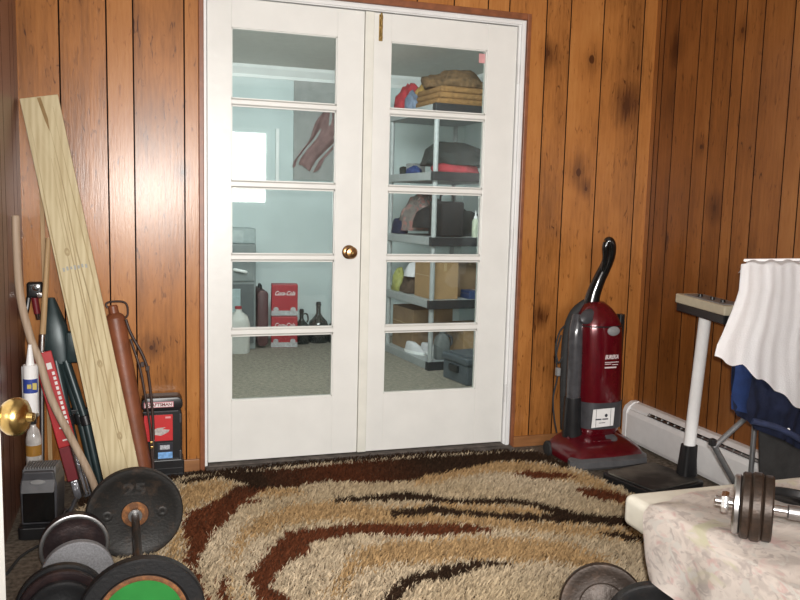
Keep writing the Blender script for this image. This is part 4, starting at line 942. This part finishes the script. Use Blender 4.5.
# ------------------------------------------------------------------ storage room contents
sg = mat('grey_shelf_plastic', (.36, .37, .37), .5, var=.08)
sdk = mat('shelf_shade_and_foot', (.02, .02, .022), .5)  # black of the foot pad; on the shelf fronts it paints their shade
A = V((1.733, 1.879, 0)); ra = math.radians(5.5); SW, SL = .60, .855
MS = Matrix.Translation(A) @ Matrix.Rotation(ra, 4, 'Z')
TOPS = [.06, .515, .975, 1.445, 1.925]
t = thing('shelving_unit', 'tall grey plastic shelving unit behind the right glazed door', 'shelving unit', A, ra)
for z in TOPS:
    bm = BM(); add_box(bm, (-.01, 0, z-.060), (SW+.01, SL+.01, z), .004)
    s_ = obj('shelf', bm, sg, t)
    bm = BM(); add_box(bm, (-.012, -.018, z-.062), (SW+.012, .0, z+.002), .003); add_box(bm, (-.016, -.018, z-.062), (-.0105, .03, z+.002)); o = obj('front_shade', bm, sdk, s_); o['label'] = 'front of a shelf with its shade coloured black'  # shade on the short front side, put in as a black strip
for x in (.015, SW-.015):
    for yy in (.02, SL-.02):
        for za, zb in [(0, 0)]+list(zip(TOPS, TOPS[1:])):
            if zb == 0: continue
            bm = BM(); add_cyl(bm, (x, yy, za), (x, yy, zb-.06), .019, seg=18); obj('post', bm, sg, t, True)
bm = BM(); add_box(bm, (-.012, -.012, 0), (.045, .045, .002)); obj('foot_pad', bm, sdk, t)

def S(lx, ly, z): return MS @ V((lx, ly, z))
def heap(name, label, cat, m, lx, ly, z, rx, ry, h, seed, rough=.3, freq=6, rot=0., group=None):
    o = obj(name, heap_bm(rx, ry, h, seed, rough, freq), m, None, True, 70)
    o.location = S(lx, ly, z); o.rotation_euler = (0, 0, ra+rot); tag(o, label, cat, group); return o
tanw = mat('tan_brown_wool', (.24, .125, .045), .95, var=.35, scale=40, bump=.5)
brfur = mat('brown_fake_fur', (.13, .075, .035), .95, var=.5, scale=35, bump=.8)
yel = mat('mustard_cloth', (.42, .25, .07), .9, var=.25, scale=25)
redc = mat('red_cloth', (.34, .03, .04), .9, var=.25, scale=25); bluec = mat('blue_grey_denim', (.16, .20, .28), .9, var=.25, scale=30)
dkgrn = mat('black_green_cloth', (.018, .024, .022), .9, var=.4, scale=18); dkc = mat('charcoal_cloth', (.012, .012, .013), .85, var=.4, scale=18)
whc = mat('white_cap_cloth', (.62, .60, .62), .9, var=.05)
# top shelf
bm = BM()
for k in range(3): add_box(bm, (.02+.01*k, .02, k*.043), (.56-.01*k, .44, k*.043+.044), .018, None, 3)
o = obj('folded_blanket', bm, tanw, None, True, 60); o.location = S(0, 0, TOPS[4]+.003); o.rotation_euler.z = ra; tag(o, 'folded tan brown blanket at the front of the top shelf', 'blanket')
heap('fur_coat', 'brown fake fur bundle heaped on the folded tan blanket', 'coat', brfur, .26, .22, TOPS[4]+.135, .23, .19, .13, 3, .35, 7)
heap('mustard_bag', 'mustard yellow cloth bag left of the fur bundle on the top shelf', 'bag', yel, .15, .52, TOPS[4]+.002, .11, .09, .21, 5, .3)
heap('red_cloth', 'crumpled red cloth at the left edge of the top shelf', 'cloth', redc, .09, .72, TOPS[4]+.002, .10, .10, .20, 8, .35)
heap('denim_cloth', 'rolled blue grey denim at the near left of the top shelf', 'cloth', bluec, .035, .50, TOPS[4]+.002, .045, .10, .14, 11, .3)
# second shelf
heap('dark_coat', 'large black green coat heaped on the second shelf', 'coat', dkgrn, .31, .26, TOPS[3]+.06, .28, .23, .17, 13, .22, 5)
heap('red_sweater', 'red sweater crumpled under the dark coat on the second shelf', 'sweater', redc, .24, .16, TOPS[3]+.003, .19, .13, .085, 15, .2)
heap('blue_cloth', 'small folded blue cloth at the left of the second shelf', 'cloth', navy2, .06, .50, TOPS[3]+.003, .05, .09, .055, 17, .25)
bm = BM(); add_lathe(bm, [(0, 0), (.03, 0), (.033, .05), (.02, .062), (0, .066)], None, 20); o = obj('dark_jar', bm, dkgrn, None, True); o.location = S(.07, .72, TOPS[3]+.001); tag(o, 'small dark round jar at the far left of the second shelf', 'jar')
bm = BM(); add_box(bm, (-.06, -.05, 0), (.06, .05, .085), .006); o = obj('grey_carton', bm, grey_pl, None); o.location = S(.13, .62, TOPS[3]+.001); o.rotation_euler.z = .4; tag(o, 'small grey carton between the jar and blue cloth on second shelf', 'carton')
# third shelf
speck, nt_, b_ = new_mat('speckled_knit'); tc_ = N(nt_, 'ShaderNodeTexCoord'); vz = N(nt_, 'ShaderNodeTexVoronoi', Scale=38.); r_ = N(nt_, 'ShaderNodeValToRGB'); nt_.links.new(tc_.outputs['Object'], vz.inputs['Vector']); nt_.links.new(vz.outputs['Color'], r_.inputs['Fac']); nt_.links.new(r_.outputs['Color'], b_.inputs['Base Color'])
e_ = r_.color_ramp.elements; e_[0].color = (.10, .085, .08, 1); e_[1].color = (.5, .45, .42, 1); q_ = e_.new(.55); q_.color = (.17, .15, .14, 1); q_ = e_.new(.8); q_.color = (.28, .12, .11, 1); b_.inputs['Roughness'].default_value = .95
heap('speckled_cushion', 'speckled grey and red knitted cushion at the back of the third shelf', 'cushion', speck, .22, .64, TOPS[2]+.03, .19, .15, .29, 21, .2)
heap('navy_cloth', 'dark navy cloth at the far left end of the third shelf', 'cloth', navy, .055, .74, TOPS[2]+.003, .05, .10, .12, 23, .3)
bm = BM(); add_box(bm, (.10, .07, 0), (.29, .30, .26), .02, None, 3); o = obj('black_bag', bm, dkc, None, True); o.location = S(0, 0, TOPS[2]+.003); o.rotation_euler.z = ra; tag(o, 'square black bag at the front of the third shelf', 'bag')
bm = BM(); add_tube(bm, [(.14, .18, .25), (.15, .18, .31), (.24, .18, .31), (.25, .18, .25)], .008, 8, 5); obj('handle', bm, dkc, o, True)
heap('dark_hat', 'wide black hat behind the black bag on the third shelf', 'hat', dkc, .16, .38, TOPS[2]+.06, .14, .13, .17, 27, .15)
heap('black_scarf', 'black scarf bundle right of the black bag on the third shelf', 'scarf', dkgrn, .44, .34, TOPS[2]+.003, .13, .13, .20, 28, .25)
t = thing('squeeze_bottle', 'pale squeeze bottle with pointed nozzle on the third shelf', 'bottle', S(.40, .10, TOPS[2]+.001))
bm = BM(); add_lathe(bm, [(0, 0), (.024, 0), (.026, .01), (.026, .115), (.020, .135), (.010, .142), (0, .142)], None, 24); obj('body', bm, mat('pale_green_white_plastic', (.55, .58, .45), .35, var=.1), t, True)
bm = BM(); add_lathe(bm, [(.014, .140), (.014, .155), (.008, .160), (.003, .20), (0, .20)], None, 20); obj('nozzle', bm, white_m, t, True)
bm = BM(); add_lathe(bm, [(0, 0), (.036, 0), (.038, .01), (.038, .06), (.03, .085), (0, .09)], None, 24); o = obj('white_tub', bm, white_m, None, True); o.location = S(.49, .09, TOPS[2]+.001); tag(o, 'white plastic tub right of the squeeze bottle on third shelf', 'tub')
# fourth shelf
card = mat('tan_cardboard', (.36, .22, .105), .85, var=.12, scale=12); card2 = mat('brown_cardboard', (.25, .155, .085), .85, var=.18, scale=12)
def carton(name, label, m, lo, hi, z, rot=0., cat='box'):
    bm = BM(); add_box(bm, lo, hi, .003); o = obj(name, bm, m, None); o.location = S(0, 0, z); o.rotation_euler.z = ra+rot; tag(o, label, cat)
    bm = BM(); xm = (lo[0]+hi[0])/2; add_box(bm, (xm-.012, lo[1]-.0008, hi[2]-.06), (xm+.012, hi[1]+.0008, hi[2]+.0008)); add_box(bm, (lo[0]-.0008, lo[1], hi[2]*.62), (lo[0], hi[1], hi[2]*.64)); obj('tape', bm, mat('parcel_tape', (.42, .29, .15), .4), o)
    return o
carton('cardboard_box', 'tall tan cardboard box at the front of the fourth shelf', card, (.03, .06, 0), (.25, .36, .27), TOPS[1]+.001)
carton('cardboard_box', 'brown cardboard box at the back right of the fourth shelf', card2, (.28, .20, 0), (.56, .62, .30), TOPS[1]+.001)
heap('yellow_green_bag', 'yellow green plastic bag at the far left of the fourth shelf', 'bag', mat('yellow_green_plastic', (.30, .30, .09), .5, var=.3, scale=20), .06, .74, TOPS[1]+.003, .055, .08, .17, 31, .3)
heap('brown_bundle', 'dark brown bundle in the middle of the fourth shelf', 'bundle', mat('dark_brown_cloth', (.07, .045, .03), .9, var=.5, scale=25), .10, .54, TOPS[1]+.003, .085, .13, .15, 33, .35)
o = heap('cloth_hat', 'white cap lying on the dark brown bundle, fourth shelf', 'cap', whc, .09, .50, TOPS[1]+.135, .075, .085, .11, 35, .12)
carton('blue_white_box', 'small blue and white box at the right of the fourth shelf', mat('dark_blue_box', (.03, .05, .14), .5), (.33, .03, 0), (.52, .17, .06), TOPS[1]+.001)
# bottom shelf
carton('cardboard_box', 'large brown cardboard box at the back of the bottom shelf', card2, (.05, .42, 0), (.40, .82, .33), TOPS[0]+.001)
carton('cardboard_box', 'tan cardboard box at the right of the bottom shelf', card, (.33, .10, 0), (.56, .38, .24), TOPS[0]+.001)
for k, (lx, ly, r0) in enumerate(((.05, .36, .3), (.15, .28, .4))):
    t = thing('shoe', ('white sneaker at the left edge of the bottom shelf', 'white sneaker inside its pair mate on the bottom shelf')[k], 'shoe', S(lx, ly, TOPS[0]+.001), ra+r0, 'white sneakers on the bottom shelf')
    bm = BM(); add_loft(bm, [[(x*s_, y*s_+.0, z) for x, y, z in superring(0, 0, zz, .036, .12, 2.3)] for zz, s_ in ((.0, .95), (.018, 1.), (.022, .98))]); obj('sole', bm, white_m, t, True)
    bm = BM(); add_loft(bm, [superring(0, 0, .022, .034, .115, 2.3), superring(0, .015, .05, .032, .09, 2.3), superring(0, .04, .075, .026, .058, 2.3), superring(0, .05, .085, .020, .04, 2.3)]); up_ = obj('upper', bm, whc, t, True)
    bm = BM()
    for q in range(4): add_box(bm, (-.022, -.06+q*.02, .040+q*.008), (.022, -.052+q*.02, .046+q*.008), .001)
    obj('laces', bm, dkc, up_)
t = thing('detergent_jug', 'dark grey jug standing at the front of the bottom shelf', 'jug', S(.15, .10, TOPS[0]+.001))
bm = BM(); add_loft(bm, [superring(0, 0, z, a, b, 3) for z, a, b in ((0, .055, .045), (.02, .06, .05), (.13, .06, .05), (.17, .045, .04), (.19, .022, .022), (.215, .022, .022))]); obj('body', bm, mat('dull_grey_plastic', (.13, .14, .14), .45, var=.2), t, True)
bm = BM(); add_cyl(bm, (0, 0, .213), (0, 0, .24), .026, seg=20, bevel=.003); obj('cap', bm, grey_pl, t, True)
bm = BM(); add_tube(bm, [(.045, 0, .10), (.075, 0, .11), (.075, 0, .16), (.035, 0, .18)], .010, 10, 5); obj('handle', bm, dkgrey_pl, t, True)
# grey tool chest on the floor in front
t = thing('grey_tool_chest', 'blue grey plastic chest on the carpet in front of the shelving', 'chest', (1.985, 1.52, 0), math.radians(9))
cgm = mat('blue_grey_plastic', (.085, .10, .115), .45, var=.15)
bm = BM(); add_box(bm, (-.21, -.16, 0), (.21, .16, .135), .010); bx_ = obj('body', bm, cgm, t)
bm = BM(); add_box(bm, (-.22, -.17, .135), (.22, .17, .185), .012); add_box(bm, (-.19, -.14, .185), (.19, .14, .195), .004); obj('lid', bm, cgm, t)
for x in (-.13, .13):
    bm = BM(); add_box(bm, (x-.022, -.178, .085), (x+.022, -.165, .155), .004); obj('latch', bm, blk, t)
bm = BM(); add_box(bm, (-.228, -.06, .07), (-.21, .06, .12), .005); obj('side_handle', bm, blk, t)

# left half: soda cartons, jugs, cabinet
coke = mat('red_soda_carton', (.36, .012, .022), .45, var=.08); silver = mat('silver_carton_band', (.42, .40, .41), .4, var=.2, scale=40); scr = mat('white_script', (.75, .70, .70), .5)
first = None
def soda(z, label, lift=0.):
    t = thing('soda_carton', label, 'soda carton', (.862, 3.05, z), math.radians(-7), 'red soda cartons stacked on the storage room carpet')
    bm = BM(); add_box(bm, (-.108, -.065, 0), (.108, .065, .262), .006); b_ = obj('carton', bm, coke, t)
    bm = BM(); add_box(bm, (-.1085, -.0660, .004), (.1085, -.0645, .045)); obj('silver_band', bm, silver, b_)
    for s in (-1, 1):
        bm = BM(); add_lathe(bm, [(0, 0), (1, 0), (0, .001)], Matrix.Translation((s*.07, -.0668, .055)) @ Matrix.Rotation(PI/2, 4, 'X') @ Matrix.Diagonal((.022, .020, 1, 1)), 20); obj('bottle_picture', bm, silver, b_)
    text('lettering', 'Coca-Cola', .05, scr, b_, face_cam((.0, -.0668, .188)), .45, .0008, width=.165)
    return t
soda(.001, 'red soda carton at the bottom of the two-carton stack on carpet')
soda(.267, 'red soda carton on top of the two-carton stack on carpet')
jugm = mat('dark_green_glass', (.010, .014, .012), .12, coat=.5)
for k, (x, yy, s, lab) in enumerate(((1.035, 3.18, .95, 'dark glass jug just right of the soda cartons'), (1.19, 3.22, 1.12, 'dark long-necked glass jug, tallest, middle of three by the wall'), (1.345, 3.20, .92, 'dark glass jug at the right end of the three by the wall'))):
    t = thing('glass_jug', lab, 'jug', (x, yy, 0), 0, 'dark glass jugs by the storage room wall')
    bm = BM(); add_lathe(bm, [(0, 0), (.072*s, 0), (.078*s, .01), (.08*s, .12*s), (.068*s, .165*s), (.035*s, .20*s), (.019*s, .225*s), (.018*s, .285*s), (.022*s, .287*s), (.022*s, .30*s), (0, .30*s)], None, 28); obj('body', bm, jugm, t, True)
    bm = BM(); add_cyl(bm, (0, 0, .30*s), (0, 0, .315*s), .018*s, seg=16); obj('stopper', bm, blk, t, True)
    if k != 1:
        bm = BM(); add_tube(bm, [(.02*s, 0, .27*s), (.05*s, 0, .265*s), (.06*s, 0, .22*s), (.05*s, 0, .19*s)], .007, 8, 5); obj('handle', bm, jugm, t, True)
bm = BM(); add_box(bm, (1.37, 3.29, .0), (1.50, 3.42, .30), .006); o = obj('grey_carton', bm, mat('bluish_grey_card', (.2, .24, .25), .7), None); tag(o, 'blue grey carton standing behind the right glass jug', 'carton')
t = thing('grey_cabinet', 'grey metal cabinet at the left behind the glazed door', 'cabinet', (.36, 3.15, 0))
cabm = mat('grey_green_metal', (.19, .21, .21), .5, var=.12, scale=10)
bm = BM(); add_box(bm, (.10, 2.97, 0), (.615, 3.38, .86), .006); bx_ = obj('carcass', bm, cabm, t)
bm = BM(); add_box(bm, (.12, 2.955, .56), (.598, 2.97, .73), .004); dr = obj('drawer', bm, cabm, t)
bm = BM(); add_tube(bm, [(.44, 2.957, .655), (.45, 2.935, .655), (.50, 2.925, .645), (.53, 2.94, .635), (.535, 2.957, .635)], .012, 10, 5); obj('handle', bm, white_m, dr, True)
bm = BM(); add_box(bm, (.12, 2.955, .05), (.598, 2.97, .54), .004); dd = obj('door', bm, mat('dark_grey_metal', (.085, .095, .10), .45, var=.12), t)
bm = BM(); add_box(bm, (.16, 2.950, .13), (.49, 2.956, .50), .003); obj('door_panel', bm, mat('pale_blue_panel', (.32, .40, .41), .5, var=.1), dd)
world(t)
bm = BM(); add_box(bm, (.30, 3.02, .862), (.62, 3.30, .985), .006); o = obj('metal_box', bm, mat('pale_grey_metal', (.33, .38, .38), .5, var=.1), None); tag(o, 'pale grey metal box on top of the grey cabinet', 'box')
bm = BM(); add_box(bm, (.31, 3.016, .875), (.52, 3.02, .97), .001); obj('lid_panel', bm, mat('pale_grey_panel', (.40, .45, .45), .5), o)
t = thing('white_jug', 'white plastic jug on the carpet in front of the grey cabinet', 'jug', (.46, 2.84, 0)); t.scale = (.8, .8, .8)
bm = BM(); add_loft(bm, [superring(0, 0, z, a, b, 3.5) for z, a, b in ((0, .105, .085), (.02, .112, .09), (.30, .112, .09), (.37, .09, .075), (.415, .035, .035), (.44, .03, .03))]); obj('body', bm, mat('milky_plastic', (.48, .47, .44), .45, var=.05), t, True)
bm = BM(); add_cyl(bm, (0, 0, .438), (0, 0, .465), .034, seg=20, bevel=.004); obj('cap', bm, redc, t, True)
t = thing('dark_suitcase', 'dark brown suitcase standing between the grey cabinet and soda cartons', 'suitcase', (.67, 3.1, 0))
bm = BM(); add_prism(bm, round_rect(.09, .46, .035, .675, .25), 2.98, 3.36, 'y', None, .01); b_ = obj('shell', bm, mat('dark_maroon_hide', (.075, .022, .024), .5, var=.2), t, True)
bm = BM(); add_tube(bm, [(.675, 3.10, .475), (.675, 3.11, .51), (.675, 3.22, .51), (.675, 3.23, .475)], .009, 8, 5); obj('handle', bm, blk, t, True)
world(t)
# pink garment on the grey board, narrow white upright strip on the far wall
def garment(u, v):
    q = v; w = .10+.10*math.sin(PI*min(1, q*1.25))+.03*math.sin(q*9)
    cx = 1.33-.18*q+.05*math.sin(q*5)
    return (cx+(u-.5)*w*2*(.7+.3*q), 3.418-.016*math.sin(u*11+q*3)-.008*math.sin(u*23), 2.0-.50*q+.03*math.sin(u*6))
o = obj('pink_garment', grid_bm(30, 30, garment, None, .004), mat('faded_pink_cloth', (.48, .30, .29), .9, var=.2, scale=12), None, True); tag(o, 'faded pink garment hanging on the grey board of the far wall', 'garment')
bm = BM(); add_box(bm, (.842, 3.425, 1.38), (.872, 3.45, 1.83), .003); o = obj('wall_strip', bm, white_trim, None); tag(o, 'narrow white upright strip on the far wall left of the grey board', 'bracket')
# small pink note stuck at the corner of the upper right pane
bm = BM(); add_box(bm, (1.254, .0275, 1.872), (1.286, .0288, 1.915)); o = obj('pink_sticker', bm, mat('pink_paper', (.55, .28, .28), .8), None); tag(o, 'small pink sticker on the top pane of the right glazed door', 'sticker')

# ------------------------------------------------------------------ light and camera
def area(name, loc, rot, sx, sy, power, col):
    l = bpy.data.lights.new(name, 'AREA'); l.shape = 'RECTANGLE'; l.size = sx; l.size_y = sy; l.energy = power; l.color = col
    o = bpy.data.objects.new(name, l); C.objects.link(o); o.location = loc; o.rotation_euler = rot; return o
area('window_daylight', ((W0+W1)/2, YF-.03, (WZ0+WZ1)/2), (PI/2, 0, 0), W1-W0, WZ1-WZ0, 105, (1., .98, .95))
area('storage_room_fill', (.7, .45, 2.2), (math.radians(82), 0, 0), 1.6, .4, 80, (.95, 1., 1.))  # unseen fill lamp added above the doors to brighten the storage room
w = bpy.data.worlds.new('World'); bpy.context.scene.world = w; w.use_nodes = True
w.node_tree.nodes['Background'].inputs[0].default_value = (.7, .8, 1., 1); w.node_tree.nodes['Background'].inputs[1].default_value = .6
cam = bpy.data.cameras.new('camera'); co = bpy.data.objects.new('camera', cam); C.objects.link(co)
cam.sensor_fit = 'HORIZONTAL'; cam.sensor_width = 36; cam.lens = 36*800/800; cam.clip_start = .02
yaw, pitch, roll = map(math.radians, (18.04, 6.62, 1.45))
fw = V((math.sin(yaw)*math.cos(pitch), math.cos(yaw)*math.cos(pitch), -math.sin(pitch))); r0 = V((math.cos(yaw), -math.sin(yaw), 0)); u0 = r0.cross(fw)
r = math.cos(roll)*r0 + math.sin(roll)*u0; u = -math.sin(roll)*r0 + math.cos(roll)*u0
M = Matrix(((r.x, u.x, -fw.x, -.273), (r.y, u.y, -fw.y, -3.553), (r.z, u.z, -fw.z, 1.187), (0, 0, 0, 1)))
co.matrix_world = M; bpy.context.scene.camera = co
fl = bpy.data.lights.new('camera_flash', 'SPOT'); fl.energy = 330; fl.spot_size = math.radians(90); fl.spot_blend = 1.; fl.shadow_soft_size = .02; fl.color = (1., .97, .93)
fo = bpy.data.objects.new('camera_flash', fl); C.objects.link(fo); fo.matrix_world = Matrix.Translation(u*.06+r*.03) @ M
vs = bpy.context.scene.view_settings; vs.view_transform = 'Standard'; vs.look = 'None'; vs.exposure = 0.; vs.gamma = 1.
